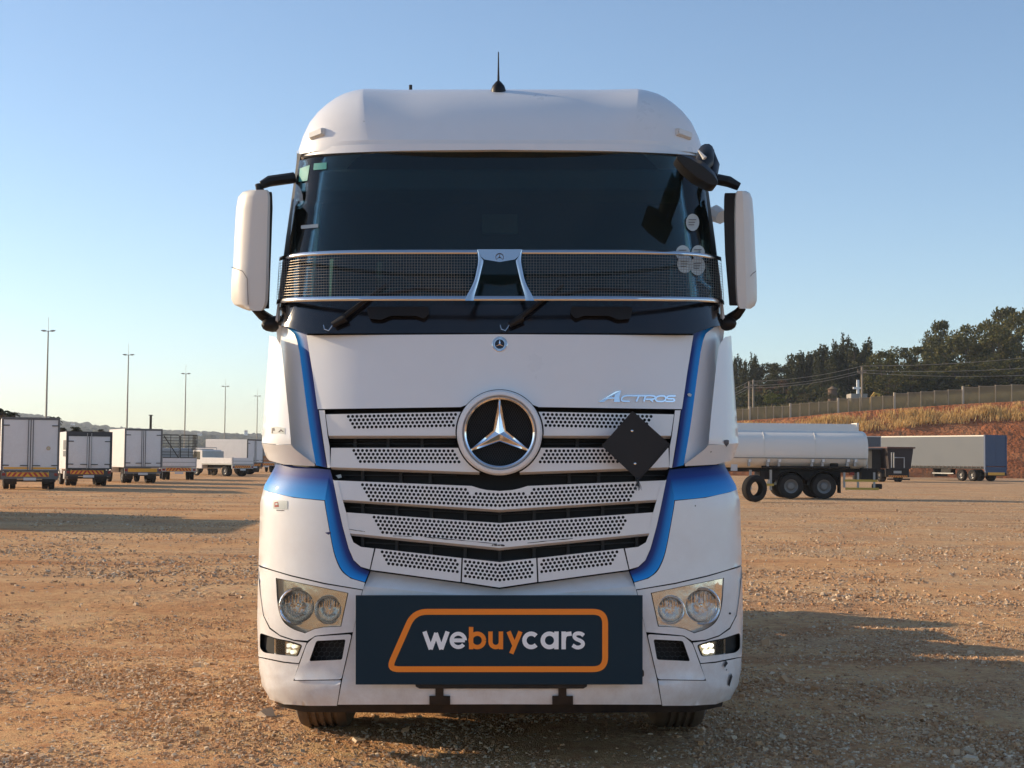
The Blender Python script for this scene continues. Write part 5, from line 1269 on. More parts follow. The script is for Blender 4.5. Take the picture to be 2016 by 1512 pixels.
# cross, hut, poles and wires on the terrace
cr = at(1689, 778, 214); zc = bank_z(cr.x, 214); cross = empty('white_cross', (cr.x, 214, zc)); tag(cross, 'plain white cross on a low plinth behind the fence', 'cross')
k_ = 214 / F; WHC = mat('cross_white', (.8, .8, .78), .6); top_ = at(1689, 748, 214).z - zc
MB().box(-.17, .17, -.17, .17, 0, top_).build('upright', WHC, cross, smooth=False); MB().box(-9.5 * k_, 9.5 * k_, -.19, .19, top_ - 18 * k_, top_ - 14 * k_).build('arm', WHC, cross, smooth=False); MB().box(-18 * k_, 14 * k_, -1.5, 1.5, 0, max(.4, at(1689, 776, 214).z - zc)).build('plinth', mat('plinth_stone', (.35, .32, .28), .9, var=.2), cross, smooth=False)
hu = at(1639, 778, 222); zh = bank_z(hu.x, 222); hut = empty('thatched_hut', (hu.x, 222, zh)); tag(hut, 'small round hut with a conical thatched roof among the bushes', 'hut'); k_ = 222 / F; zt_ = at(1639, 760, 222).z - zh
MB().lathe([(9 * k_, 0), (9 * k_, zt_ - 6 * k_)], 20, (0, 0, 0), ax=2).build('wall', mat('hut_wall', (.16, .10, .07), .9), hut); MB().lathe([(11 * k_, zt_ - 6.5 * k_), (.02, zt_)], 20, (0, 0, 0), ax=2).build('thatched_roof', mat('thatch', (.22, .15, .09), .95, var=.2), hut)
yc = at(1722, 790, 204); ex = empty('yellow_machine', (yc.x, 204, bank_z(yc.x, 204))); tag(ex, 'small yellow and white machine seen through the fence', 'machine'); k_ = 204 / F
MB().box(-6 * k_, 6 * k_, -.5, .5, 0, 8 * k_).box(-9 * k_, -5 * k_, -.4, .4, 3 * k_, 16 * k_).build('body', mat('machine_yellow', (.6, .36, .06), .6), ex, smooth=False); MB().path([(-7 * k_, 0, 14 * k_), (0, 0, 24 * k_), (8 * k_, 0, 22 * k_), (6 * k_, 0, 8 * k_)], .25, 5).build('boom', MATS['machine_yellow'], ex, smooth=False); MB().box(9 * k_, 17 * k_, -.5, .5, 2 * k_, 9 * k_).build('cab', WHC, ex, smooth=False)
POLE = mat('electricity_pole_wood', (.30, .25, .19), .9, var=.2)
def epole(px, pyt, pyb, Y, lab):
    t = at(px, pyt, Y); b = at(px, pyb, Y); zb = bank_z(b.x, Y) if Y > FY else min(b.z, bank_z(b.x, Y)); o = empty('electricity_pole', (t.x, Y, zb)); tag(o, lab, 'pole', 'electricity poles along the terrace')
    MB().path([(0, 0, -.3), (0, 0, t.z - zb)], .13, 8).build('shaft', POLE, o); MB().box(-.55, .55, -.06, .06, t.z - zb - .75, t.z - zb - .6).build('crossarm', POLE, o, smooth=False)
    for x in (-.5, .0, .5): MB().path([(x, 0, t.z - zb - .6), (x, 0, t.z - zb - .3 + (.4 if x == 0 else 0))], .05, 6).build('insulator', mat('insulator_brown', (.10, .06, .04), .4), o)
    return t
pA = epole(1697, 722, 800, 191, 'tall electricity pole beside the white cross'); pB = epole(1475, 752, 822, 191, 'left one of the twin electricity poles near the truck'); pC = epole(1483, 748, 822, 200, 'right one of the twin electricity poles near the truck')
def wire_(a, b, sag, lab):
    pts = [a.lerp(b, t) + Vector((0, 0, -sag * 4 * t * (1 - t))) for t in np.linspace(0, 1, 15)]; o = MB().path([p - pts[0] for p in pts], .028, 4, cap=False).build('power_line', mat('power_line_metal', (.42, .36, .26), .5), None, smooth=False); o.location = pts[0]; tag(o, lab, 'power line', 'power lines above the fence')
far_r = at(2060, 702, 191)
for i, (dz, nm) in enumerate(((.1, 'uppermost'), (-.45, 'middle'), (-.75, 'lowest'))):
    d = Vector((0, 0, dz)); e = Vector((0, 0, -.5 * i)); wire_(pA + d, far_r + d * 1.6 + e, .35, f'{nm} power line running right from the pole by the cross')
    wire_(pB + d, pA + d, .45, f'{nm} power line between the twin poles and the cross')
    wire_(at(1400, 782, 191) + d, pB + d, .2, f'{nm} power line left of the twin poles')

# ================================================================== parked vehicles
BOXW = mat('box_body_white', (.72, .71, .70), .4, var=.08, vscale=1.5, dirt=(DUST, .3, 3.0, .28))
FRAMEK = mat('door_frame_dark', (.035, .035, .037), .5, var=.2); FRAMEG = mat('door_frame_grey', (.12, .12, .12), .45, var=.2)
STEELG = mat('galvanised_grey', (.36, .36, .35), .45, metal=.4, var=.15)
CH_R = mat('chevron_red', (.42, .03, .02), .4); CH_Y = mat('chevron_yellow', (.75, .37, .03), .4); PLATE = mat('number_plate', (.55, .56, .57), .4); LAMPR = mat('tail_lamp_red', (.25, .02, .015), .25)
GLASSD = mat('vehicle_window_dark', (.02, .025, .03), .1, coat=.5)
def vbox(parent, name, x0, x1, y0, y1, z0, z1, m, bevel=0.0, M=None): return MB().box(x0, x1, y0, y1, z0, z1, M).build(name, m, parent, smooth=bool(bevel), bevel=bevel)
def chevron(root, x0, x1, y, z0, z1, n=8, plain=False):
    ch = vbox(root, 'chevron_board', x0, x1, y - .015, y, z0, z1, CH_Y); w = (x1 - x0) / n; h = z1 - z0
    if plain: return ch
    for i in range(n):
        c = x0 + (i + .5) * w; s = 1 if c < (x0 + x1) / 2 else -1
        a = c - w * .28; b = c + w * .22; d = s * h * .35
        def cl(v): return max(x0 + .005, min(x1 - .005, v))
        MB().prism([(cl(a - d), z0 + .01), (cl(b - d), z0 + .01), (cl(b + d), z1 - .01), (cl(a + d), z1 - .01)], lambda x, z: (x, y - .022, z), lambda x, z: (x, y - .016, z)).build('chevron_stripe', CH_R, ch, smooth=False)
    return ch
def cab_simple(root, w, y0, y1, z1, m, hood=0.0):
    hw = w / 2
    MB().prism([(y0, .55), (y1 + hood, .55), (y1 + hood, 1.15 + .1 * (hood > 0)), (y1 - .05, 1.25), (y1 - .45 - .1 * (hood > 0), z1), (y0, z1)], lambda y, z: (-hw, y, z), lambda y, z: (hw, y, z)).build('cab', m, root, bevel=.04)
    for s in (-1, 1):
        MB().prism([(y0 + .25, 1.25), (y1 - .25, 1.28), (y1 - .58, z1 - .14), (y0 + .25, z1 - .14)], lambda y, z: (s * (hw + .004), y, z), lambda y, z: (s * (hw - .02), y, z)).build('cab_window', GLASSD, root, smooth=False)
    MB().box(-hw * .8, hw * .8, y0 - .012, y0 + .01, 1.35, z1 - .2).build('rear_window', GLASSD, root, smooth=False)
def axle(root, y, r, w, tw, dual=False, tyre_m=None):
    for s in (-1, 1):
        wheel_parts(root, (s * (w / 2 - tw / 2 - .03), y, r), r, tw, s, lug=False, tyre_m=tyre_m)
        if dual: wheel_parts(root, (s * (w / 2 - tw * 1.65 - .03), y, r), r, tw, s, lug=False)
def box_truck(loc, rz, w, L, zb, zt, label, frame=FRAMEK, frame_w=.07, lower=True, side_win=False, plain_chev=False, yellow=False, drop=False, cabh=2.2, frtop=.09, group='trucks parked in a row across the yard', rods=True, name='box_truck'):
    o = empty(name, loc, rz); tag(o, label, 'truck', group); hw = w / 2
    vbox(o, 'cargo_box', -hw, hw, .04, L, zb, zt, BOXW, .02)
    for nm, x0, x1, z0, z1 in (('frame_side', -hw - .01, -hw + frame_w, zb, zt + .01), ('frame_side', hw - frame_w, hw + .01, zb, zt + .01), ('frame_top', -hw + frame_w, hw - frame_w, zt - frtop, zt + .012), ('frame_sill', -hw + frame_w, hw - frame_w, zb - .02, zb + .06)): vbox(o, nm, x0, x1, -.02, .05, z0, z1, frame)
    for s in (-1, 1):
        x0, x1 = (-hw + frame_w + .01, -.02) if s < 0 else (.02, hw - frame_w - .01)
        d = vbox(o, 'rear_door', x0, x1, .0, .038, zb + .07, zt - frtop - .01, BOXW)
        for z in (zb + .25, (zb + zt) / 2 if False else zt - frtop - .25): vbox(d, 'hinge', (x0 - .02 if s < 0 else x1 - .24), (x0 + .24 if s < 0 else x1 + .02), -.03, -.002, z - .022, z + .022, FRAMEK)
        if rods:
            for dx in (.10,) if not lower else (.10,): MB().path([(s * dx, -.035, zb + .02), (s * dx, -.035, zt - .06)], .018, 6).build('lock_rod', STEELG if frame is FRAMEK and not lower else FRAMEG, d)
            vbox(d, 'lock_handle', min(s * .08, s * .42), max(s * .08, s * .42), -.06, -.035, zb + .22, zb + .26, FRAMEK)
        if yellow: vbox(d, 'yellow_strip', x0 + .03, x1 - .03, -.006, -.001, zb + .09, zb + .17, CH_Y)
    vbox(o, 'door_gap', -.018, .018, .002, .036, zb + .07, zt - frtop - .01, FRAMEK)
    vbox(o, 'rear_bumper', -hw * .98, hw * .98, .0, .12, zb - .34, zb - .04, frame)
    chevron(o, -hw * .80, hw * .66 if not plain_chev else hw * .75, -.005, zb - .24, zb - .05, 8, plain_chev)
    vbox(o, 'number_plate', -.26, .26, -.012, -.002, zb - .40, zb - .28, PLATE); vbox(o, 'underrun_bar', -hw * .9, hw * .9, .02, .12, zb - .46, zb - .36, CHASSIS)
    for s in (-1, 1): vbox(o, 'tail_lamp', s * hw * .9 - .07, s * hw * .9 + .07, -.02, .0, zb - .2, zb - .08, LAMPR); vbox(o, 'chassis_rail', s * .38 - .04, s * .38 + .04, .1, L + 1.6, zb - .3, zb - .02, CHASSIS)
    cab_simple(o, w * .86, L + .12, L + 1.75, cabh, BOXW)
    axle(o, 1.15, .40, w * .92, .24, True); axle(o, L + .9, .40, w * .9, .22)
    for s in (-1, 1): vbox(o, 'mud_flap', s * hw * .62 - .22, s * hw * .62 + .22, .55, .57, .22, zb - .05, CHASSIS)
    if side_win:
        for z0, z1 in ((zb + .95, zb + 1.42), (zb + .62, zb + .90)): vbox(o, 'side_vent', -hw - .012, -hw + .01, .22, 1.35, z0, z1, FRAMEG)
        vbox(o, 'tool_box', -hw, -hw + .3, .6, 1.2, zb - .5, zb - .1, STEELG, .03)
    if yellow: MB().lathe([(.085, -.012), (.07, -.014), (.07, -.012)], 20, (hw * .62, .0, zb + 1.0), ax=1).build('speed_roundel', mat('roundel_orange', (.5, .2, .04), .5), o); MB().lathe([(.07, -.008), (.001, -.008)], 20, (hw * .62, .0, zb + 1.0), ax=1).build('roundel_face', mat('roundel_cream', (.55, .5, .35), .5), o)
    return o
def gp(px, py): return ground_at(px, py)
g1 = gp(58, 964); box_truck((g1.x, g1.y, 0), R(19), 2.40, 4.6, .80, 3.12, 'tall white box truck with grey frame at the left edge of the yard', frame=FRAMEG, yellow=True)
g2 = gp(174, 957); box_truck((g2.x, g2.y, 0), R(22), 2.18, 3.4, .82, 2.66, 'white box truck with thick black frame and side vents, second in the row', frame_w=.10, lower=False, side_win=True, frtop=.22, cabh=2.1)
g3 = gp(281, 951.5); box_truck((g3.x, g3.y, 0), R(26), 2.05, 4.2, .86, 2.98, 'white box truck with plain yellow rear board, third in the row', frame=FRAMEG, plain_chev=True)
g7 = gp(502, 934); box_truck((g7.x, g7.y, 0), R(60), 2.1, 4.6, .95, 2.95, 'white box truck turned sideways behind the dropside truck', lower=False)
# truck outside the picture on the left: it throws the shadow across the yard
box_truck((-16.3, 34.0, 0), R(3), 2.5, 6.4, 1.0, 3.3, 'box truck just outside the left edge whose shadow crosses the yard', cabh=2.6)
def dropside(loc, rz, w, L, zb, label, gate_h=.42, cage=0.0, cagey=(0, 2.4), cabh=2.0, rack=False, bodym=BOXW, name='dropside_truck', red=False):
    o = empty(name, loc, rz); tag(o, label, 'truck', 'trucks parked in a row across the yard'); hw = w / 2
    vbox(o, 'load_floor', -hw, hw, .0, L, zb - .08, zb, STEELG); vbox(o, 'tail_gate', -hw, hw, -.03, .0, zb, zb + gate_h, bodym, .01)
    for s in (-1, 1): vbox(o, 'side_board', s * hw - .015, s * hw + .015, .02, L, zb, zb + gate_h, bodym, .01); vbox(o, 'corner_stake', s * (hw - .03) - .03, s * (hw - .03) + .03, -.05, -.03, zb - .1, zb + gate_h + .06, STEELG)
    vbox(o, 'gate_rib', -hw * .95, hw * .95, -.045, -.031, zb + gate_h * .42, zb + gate_h * .5, STEELG)
    vbox(o, 'head_board', -hw, hw, L - .04, L, zb, zb + gate_h + .5, STEELG)
    vbox(o, 'rear_bumper', -hw * .98, hw * .98, .0, .1, zb - .36, zb - .09, STEELG); chevron(o, -hw * .75, hw * .7, -.004, zb - .32, zb - .12, 8)
    vbox(o, 'number_plate', -.26, .26, -.014, -.003, zb - .50, zb - .38, PLATE)
    for s in (-1, 1): vbox(o, 'tail_lamp', s * hw * .88 - .08, s * hw * .88 + .08, -.02, .0, zb - .3, zb - .18, LAMPR); vbox(o, 'chassis_rail', s * .36 - .04, s * .36 + .04, .1, L + 1.5, zb - .32, zb - .09, CHASSIS)
    cab_simple(o, w * .9, L + .1, L + 1.65, cabh, bodym); axle(o, 1.0, .38, w * .94, .22, True); axle(o, L + .85, .38, w * .92, .2)
    if cage:
        z0, z1 = zb + gate_h + .02, zb + gate_h + cage
        def bar(nm, a, b, r=.022): MB().tube(a, b, r, 5).build(nm, CHASSIS, o, smooth=False)
        for (xa, xb) in ((-hw, -.02), (.06, hw)):
            MB().path([(xa, -.02, z0), (xa, -.02, z1 - .06), (xa + .06, -.02, z1), (xb - .06, -.02, z1), (xb, -.02, z1 - .06), (xb, -.02, z0), (xa, -.02, z0)], .03, 5).build('cage_gate', CHASSIS, o, smooth=False)
            for k in range(1, 8): bar('cage_bar', (xa, -.02, z0 + (z1 - z0) * k / 8), (xb, -.02, z0 + (z1 - z0) * k / 8), .016)
            bar('cage_bar', ((xa + xb) / 2, -.02, z0), ((xa + xb) / 2, -.02, z1), .018)
        bar('cage_brace', (-hw + .1, -.04, z1 - .05), (-.05, -.04, z0), .03)
        for s in (-1, 1):
            bar('cage_rail', (s * hw, 0, z1), (s * hw, L, z1), .03)
            for k in range(1, 8): bar('cage_bar', (s * hw, 0, z0 + (z1 - z0) * k / 8), (s * hw, L, z0 + (z1 - z0) * k / 8), .016)
            for y in (L * .33, L * .66, L): bar('cage_post', (s * hw, y, z0 - gate_h), (s * hw, y, z1), .026)
    if rack:
        for s in (-1, 1): MB().path([(s * hw, .1, zb + gate_h), (s * hw, .1, zb + gate_h + .6)], .03, 5).build('rack_post', STEELG, o, smooth=False)
        MB().path([(-hw, .1, zb + gate_h + .6), (hw, .1, zb + gate_h + .6)], .03, 5).build('rack_rail', STEELG, o, smooth=False)
    return o
g4 = gp(352, 945); dropside((g4.x, g4.y, 0), R(16), 2.15, 3.2, .88, 'dropside truck with a tall black cattle cage on its bed', .50, 1.45)
g5 = gp(398, 935); dropside((g5.x, g5.y, 0), R(15), 2.2, 3.6, 1.05, 'grey dropside truck with a low rack, half hidden by the cattle cage truck', .55, rack=True, bodym=STEELG)
g6 = gp(478, 938); dropside((g6.x, g6.y, 0), R(50), 2.1, 3.6, .95, 'white low dropside truck parked sideways in front of a box truck', .45)
g8 = gp(524, 930); dropside((g8.x, g8.y, 0), R(20), 2.2, 3.6, 1.0, 'dropside truck with yellow rear board, mostly hidden by the big white truck', .6, bodym=mat('rusty_orange', (.35, .16, .06), .7))

# --- tanker trailer
TANKM = mat('tank_white', (.78, .75, .69), .5, coat=.0, var=.04, vscale=.8)
gt_ = gp(1590, 982); TY = gt_.y; kx = TY / F
def tx(px): return at(px, 900, TY).x
def tz(px, py): return at(px, py, TY).z
tan = empty('tanker_trailer', (tx(1590), TY, 0), 0); tag(tan, 'white fuel tanker trailer with tandem axles standing side on', 'trailer')
def lx(px): return tx(px) - tan.location.x
xr = lx(1711); xl = lx(1330); zc = (tz(1590, 848) + tz(1590, 922)) / 2; hz = (tz(1590, 846) - tz(1590, 923)) / 2; hy = 1.22; cy = 1.25
prof = []
def sec(x, k): return [(x, cy + hy * k * math.copysign(abs(math.cos(t)) ** .75, math.cos(t)), zc + hz * k * math.copysign(abs(math.sin(t)) ** .75, math.sin(t))) for t in np.linspace(0, 2 * math.pi, 40, endpoint=False)]
S_ = [sec(xl, .9)] + [sec(x, 1) for x in np.linspace(xl + .1, xr - .18, 9)] + [sec(xr - .07, .985), sec(xr - .015, .94), sec(xr + .03, .80), sec(xr + .07, .5), sec(xr + .09, .01)]
mbx = MB(); mbx.v = [p for s in S_ for p in s]; mbx.f = [(j * 40 + i, j * 40 + (i + 1) % 40, (j + 1) * 40 + (i + 1) % 40, (j + 1) * 40 + i) for j in range(len(S_) - 1) for i in range(40)]; mbx.build('tank', TANKM, tan)
for px in (1505, 1606): 
    r_ = MB(); q = [(p[0], cy + (p[1] - cy) * 1.006, zc + (p[2] - zc) * 1.006) for p in sec(lx(px), 1)]; r_.path(q + [q[0]], .012, 5, cap=False); r_.build('weld_seam', TANKM, tan)
MB().box(xl, xr - .05, -.012 + cy - hy, cy - hy + .0, zc - hz * .47, zc - hz * .43).build('side_line', mat('tank_line', (.18, .17, .15), .6), tan, smooth=False)
MB().prism([(-.55, zc + hz * .93), (-.45, tz(1590, 833)), (-.40, tz(1590, 833)), (-.40, zc + hz)], lambda y, z: (xl, cy + y, z), lambda y, z: (lx(1697), cy + y, z)).build('coaming', TANKM, tan, smooth=False)
MB().prism([(.55, zc + hz * .93), (.45, tz(1590, 833)), (.40, tz(1590, 833)), (.40, zc + hz)], lambda y, z: (xl, cy + y, z), lambda y, z: (lx(1697), cy + y, z)).build('coaming', TANKM, tan, smooth=False)
vbox(tan, 'coaming_end', lx(1694), lx(1698), cy - .55, cy + .55, zc + hz * .9, tz(1697, 832), TANKM)
vbox(tan, 'chassis_beam', xl, lx(1705), .75, .95, tz(1590, 930), tz(1590, 920), CHASSIS); vbox(tan, 'chassis_beam', xl, lx(1705), 1.55, 1.75, tz(1590, 930), tz(1590, 920), CHASSIS)
vbox(tan, 'under_gear', lx(1500), lx(1660), .5, 2.0, tz(1590, 945), tz(1590, 929), CHASSIS); vbox(tan, 'side_rail', lx(1500), lx(1675), .08, .14, tz(1590, 921.5), tz(1590, 917.5), CHASSIS)
for px in (1475, 1512, 1534, 1599, 1620, 1669, 1684):
    vbox(tan, 'tank_cradle', lx(px) - .05, lx(px) + .05, .05, .3, tz(px, 918), tz(px, 906), STEELG); vbox(tan, 'cradle_tab', lx(px + 1.5) - .05, lx(px + 1.5) + .06, .02, .06, tz(px, 909.5), tz(px, 904), mat('tab_white', (.7, .7, .68), .5))
rw = .52
for px in (1558, 1623):
    for y, s in ((.16, -1), (.5, -1), (2.0, 1), (2.34, 1)):
        w_ = wheel_parts(tan, (lx(px), y, rw), rw, .28, s, lug=(y < .3)); w_.rotation_euler = (0, 0, R(90))
    for y in (.33, 2.17):
        pr = [(math.cos(R(a)) * .62, math.sin(R(a)) * .62) for a in range(5, 176, 10)]; mg = MB(); k = len(pr); mg.v = [(lx(px) + u, y + s * .32, rw + v) for s in (-1, 1) for u, v in pr]; mg.f = [(i, i + 1, k + i + 1, k + i) for i in range(k - 1)]; mg.build('mudguard', BLACKP, tan)
vbox(tan, 'mud_flap', lx(1654), lx(1656), .05, .6, .25, .95, CHASSIS)
for px in (1480, 1520): vbox(tan, 'landing_leg', lx(px) - .05, lx(px) + .05, .3, .4, .35, tz(px, 925), STEELG)
GUARDY = mat('guard_yellow', (.55, .36, .06), .5)
for py, a, b in ((946, 1663, 1728), (962, 1665, 1731), (956, 1509, 1524)): vbox(tan, 'side_guard', lx(a), lx(b), .03, .08, tz(1690, py + 2.5), tz(1690, py - 2), GUARDY)
for px in (1663, 1690, 1722): vbox(tan, 'guard_post', lx(px) - .04, lx(px) + .04, .05, .12, tz(px, 960), tz(px, 930), STEELG)
vbox(tan, 'valve_box', lx(1637), lx(1652), .2, .6, tz(1640, 921), tz(1640, 912), CHASSIS); vbox(tan, 'rear_cross_member', lx(1700), lx(1732), .4, 2.1, tz(1715, 945), tz(1715, 922), CHASSIS)
vbox(tan, 'red_valve', lx(1675), lx(1683), .1, .3, tz(1680, 936), tz(1680, 930), LAMPR); vbox(tan, 'placard', lx(1439), lx(1452), .02, .05, tz(1445, 927), tz(1445, 914), PLATE); vbox(tan, 'ladder', lx(1711), lx(1713), .4, .45, tz(1711, 925), tz(1711, 890), STEELG)
MB().lathe([(.11, -.2), (.11, .2)], 12, (lx(1733), .6, tz(1733, 958)), ax=0, close_ends=True).build('coupling', CHASSIS, tan)
# loose tyre leaning in front of the tanker
gl_ = gp(1484, 988); lt = empty('loose_tyre', (gl_.x, gl_.y, 0), R(118)); tag(lt, 'worn loose truck tyre standing on the gravel in front of the tanker', 'tyre')
tw_ = MB().lathe([(.275, -.13), (.31, -.155), (.46, -.16), (.505, -.13), (.515, -.09), (.503, -.085), (.503, -.075), (.515, -.07), (.515, -.01), (.503, -.008), (.503, .008), (.515, .01), (.515, .07), (.503, .075), (.503, .085), (.515, .09), (.505, .13), (.46, .16), (.31, .155), (.275, .13), (.31, .12), (.45, .12), (.47, 0), (.45, -.12), (.31, -.12)], 48, (0, 0, .515), ax=0, closed=True).build('carcass', RUBBER, lt); tw_.rotation_euler = (0, R(-4), 0)
# --- dark tipper truck between the tanker and the curtain trailer (seen from the rear)
gk = gp(1764, 949); tip = empty('tipper_truck', (gk.x, gk.y, 0), R(8)); tag(tip, 'dark maroon tipper truck with red and white rear board beyond the tanker', 'truck'); DARKM = mat('tipper_maroon', (.022, .013, .013), .6, var=.3); s_ = gk.y / F
MB().prism([(-14 * s_, 26 * s_), (30 * s_, 26 * s_), (36 * s_, 66 * s_), (-18 * s_, 66 * s_)], lambda x, z: (x, 0, z), lambda x, z: (x, 5.5, z)).build('tipper_body', DARKM, tip, smooth=False)
vbox(tip, 'body_rim', -20 * s_, 38 * s_, -.2, 5.6, 66 * s_, 69 * s_, mat('rim_red', (.10, .04, .03), .6)); vbox(tip, 'rear_frame', -22 * s_, 26 * s_, -.1, .1, 10 * s_, 26 * s_, CHASSIS); chevron(tip, -16 * s_, 22 * s_, -.12, 9 * s_, 13 * s_, 8); vbox(tip, 'bumper_bar', -20 * s_, 26 * s_, -.3, -.15, 4 * s_, 7 * s_, CHASSIS)
vbox(tip, 'rear_plate', -6 * s_, 10 * s_, -.14, -.11, 17 * s_, 22 * s_, STEELG); MB().path([(-12 * s_, -.3, 28 * s_), (-12 * s_, -.3, 58 * s_), (-7 * s_, -.3, 58 * s_), (-7 * s_, -.3, 28 * s_)], .05, 6).build('hand_rail', STEELG, tip); MB().path([(-7 * s_, -.3, 48 * s_), (14 * s_, -.3, 48 * s_), (14 * s_, -.3, 28 * s_)], .05, 6).build('hand_rail', STEELG, tip)
vbox(tip, 'drawbar_truck', -40 * s_, -22 * s_, 1, 6, 24 * s_, 64 * s_, CHASSIS); vbox(tip, 'canopy', -52 * s_, -20 * s_, .6, 6, 64 * s_, 67 * s_, FRAMEG)
for x in (-18 * s_, 16 * s_): wheel_parts(tip, (x, 1.2, .52), .52, .5, 1 if x > 0 else -1, lug=False)
wheel_parts(tip, (-38 * s_, 2.2, .52), .52, .3, -1, lug=False)
# --- curtain-side trailers
CURT = mat('curtain_grey_vinyl', (.07, .085, .105), .55, var=.08, vscale=.6, bump=.25, bscale=1.2); TBLUE = mat('trailer_blue', (.025, .055, .13), .45, var=.1)
A_ = gp(1957, 948); B_ = at(1752, 938, A_.y * 1.085); cur = empty('curtain_trailer', (A_.x + .15, A_.y, 0)); ang = math.atan2((B_.y - A_.y), (B_.x - A_.x)); cur.rotation_euler = (0, 0, ang)   # +x runs from the rear corner to the front
tag(cur, 'grey curtain-sided trailer with dark blue rear doors below the red bank', 'trailer')
Lc = (B_ - A_).xy.length; hw = 1.25; z0, z1 = 1.30, 4.05
yy0, yy1 = -hw, hw
# local frame: x along the trailer towards its front, y to the far (+) or near side, rear face at x = 0
near = 1 if math.sin(ang) * 0 + math.cos(ang) < 0 else -1
vbox(cur, 'curtain', .12, Lc, near * hw - .03, near * hw + .03, z0, z1 - .1, CURT); vbox(cur, 'far_curtain', .12, Lc, -near * hw - .03, -near * hw + .03, z0, z1 - .1, CURT)
vbox(cur, 'roof', .0, Lc, -hw - .03, hw + .03, z1 - .1, z1, mat('trailer_roof', (.7, .66, .58), .5)); vbox(cur, 'deck', 0, Lc, -hw, hw, z0 - .22, z0 - .02, CHASSIS)
vbox(cur, 'rear_door', -.04, .0, -hw + .05, -.01, z0 + .05, z1 - .12, TBLUE); vbox(cur, 'rear_door', -.04, .0, .01, hw - .05, z0 + .05, z1 - .12, TBLUE)
for s in (-1, 1): vbox(cur, 'rear_post', -.06, .12, s * hw - .07, s * hw + .07, z0 - .3, z1 + .02, TBLUE)
vbox(cur, 'rear_header', -.06, .06, -hw, hw, z1 - .12, z1 + .03, TBLUE); vbox(cur, 'front_wall', Lc, Lc + .1, -hw, hw, z0 - .2, z1, TBLUE); vbox(cur, 'rear_sill', -.06, .1, -hw, hw, z0 - .55, z0 - .02, TBLUE); 
vbox(cur, 'rear_board', -.09, -.07, -hw * .8, hw * .8, z0 - .75, z0 - .50, CH_Y); vbox(cur, 'rear_bumper', -.05, .1, -hw, hw, z0 - .8, z0 - .5, CHASSIS)
for k in range(24): vbox(cur, 'curtain_strap', .5 + k * .5, .54 + k * .5, near * hw + near * .02 - .02, near * hw + near * .02 + .025, z0 - .12, z0 + .12, FRAMEG)
for x in (1.6, 2.95):
    for s in (-1, 1): w_ = wheel_parts(cur, (x, s * (hw - .2), .52), .52, .4, s, lug=False); w_.rotation_euler = (0, 0, R(90))
vbox(cur, 'landing_gear', 6.6, 6.8, -.8, .8, .35, z0 - .2, CHASSIS); vbox(cur, 'side_bar', 3.8, 6.4, near * hw - .02, near * hw + .02, .62, .70, STEELG); vbox(cur, 'pallet_box', 4.2, 5.4, near * .9 - .3, near * .9 + .3, .55, 1.05, CHASSIS)
C2 = at(1748, 940, A_.y * 1.19); c2 = empty('curtain_trailer', (C2.x, C2.y, 0), R(176)); tag(c2, 'blue fronted curtain trailer half hidden behind the tanker end', 'trailer'); vbox(c2, 'curtain', .12, 7, near * hw - .03, near * hw + .03, z0 + .2, z1 + .15, CURT); vbox(c2, 'rear_door', -.02, .10, -hw, hw, z0 - .2, z1 + .2, TBLUE); vbox(c2, 'roof', .1, 7, -hw, hw, z1 + .15, z1 + .24, MATS['trailer_roof']); vbox(c2, 'deck', .1, 7, -hw, hw, z0, z0 + .2, CHASSIS)
for x in (1.6, 2.95):
    for s in (-1, 1): w_ = wheel_parts(c2, (x, s * (hw - .2), .52), .52, .4, s, lug=False); w_.rotation_euler = (0, 0, R(90))

# --- lamp posts
LP = mat('lamp_post_steel', (.33, .31, .27), .5, metal=.5)
def lamp_post(px, py, Y, lab):
    t = at(px, py, Y); o = empty('lamp_post', (t.x, Y, 0)); tag(o, lab, 'lamp post', 'lamp posts in a row behind the yard'); h = t.z
    MB().path([(0, 0, 0), (0, 0, h * .5), (0, 0, h)], .1, 10, rs=[.11, .085, .055]).build('shaft', LP, o); MB().path([(-.4, 0, h + .02), (0, 0, h), (.4, 0, h + .02)], .03, 6).build('crossarm', LP, o); MB().path([(0, 0, h), (0, 0, h + 1.2)], .02, 5).build('lightning_rod', LP, o)
    for s in (-1, 1): MB().path([(s * .18, 0, h + .02), (s * .36, 0, h + .03), (s * .60, 0, h + .05)], .1, 8, rs=[.05, .085, .04]).build('lamp_head', LP, o)
for (px, py, Y, w_) in ((95, 652, 130, 'tallest lamp post at the far left'), (253, 699, 160, 'second lamp post from the left'), (366, 736, 196, 'third lamp post from the left'), (444, 761, 230, 'fourth lamp post from the left'), (507, 780, 267, 'fifth lamp post, nearest the big truck')): lamp_post(px, py, Y, w_ + ' with twin lamp heads')
t_ = at(297, 818, 118); sp_ = empty('short_post', (t_.x, 118, 0)); tag(sp_, 'short plain dark post rising behind the third truck', 'post'); MB().path([(0, 0, 0), (0, 0, t_.z)], .10, 8).build('shaft', CHASSIS, sp_); MB().box(-.14, .14, -.14, .14, t_.z, t_.z + .05).build('cap', CHASSIS, sp_, smooth=False)
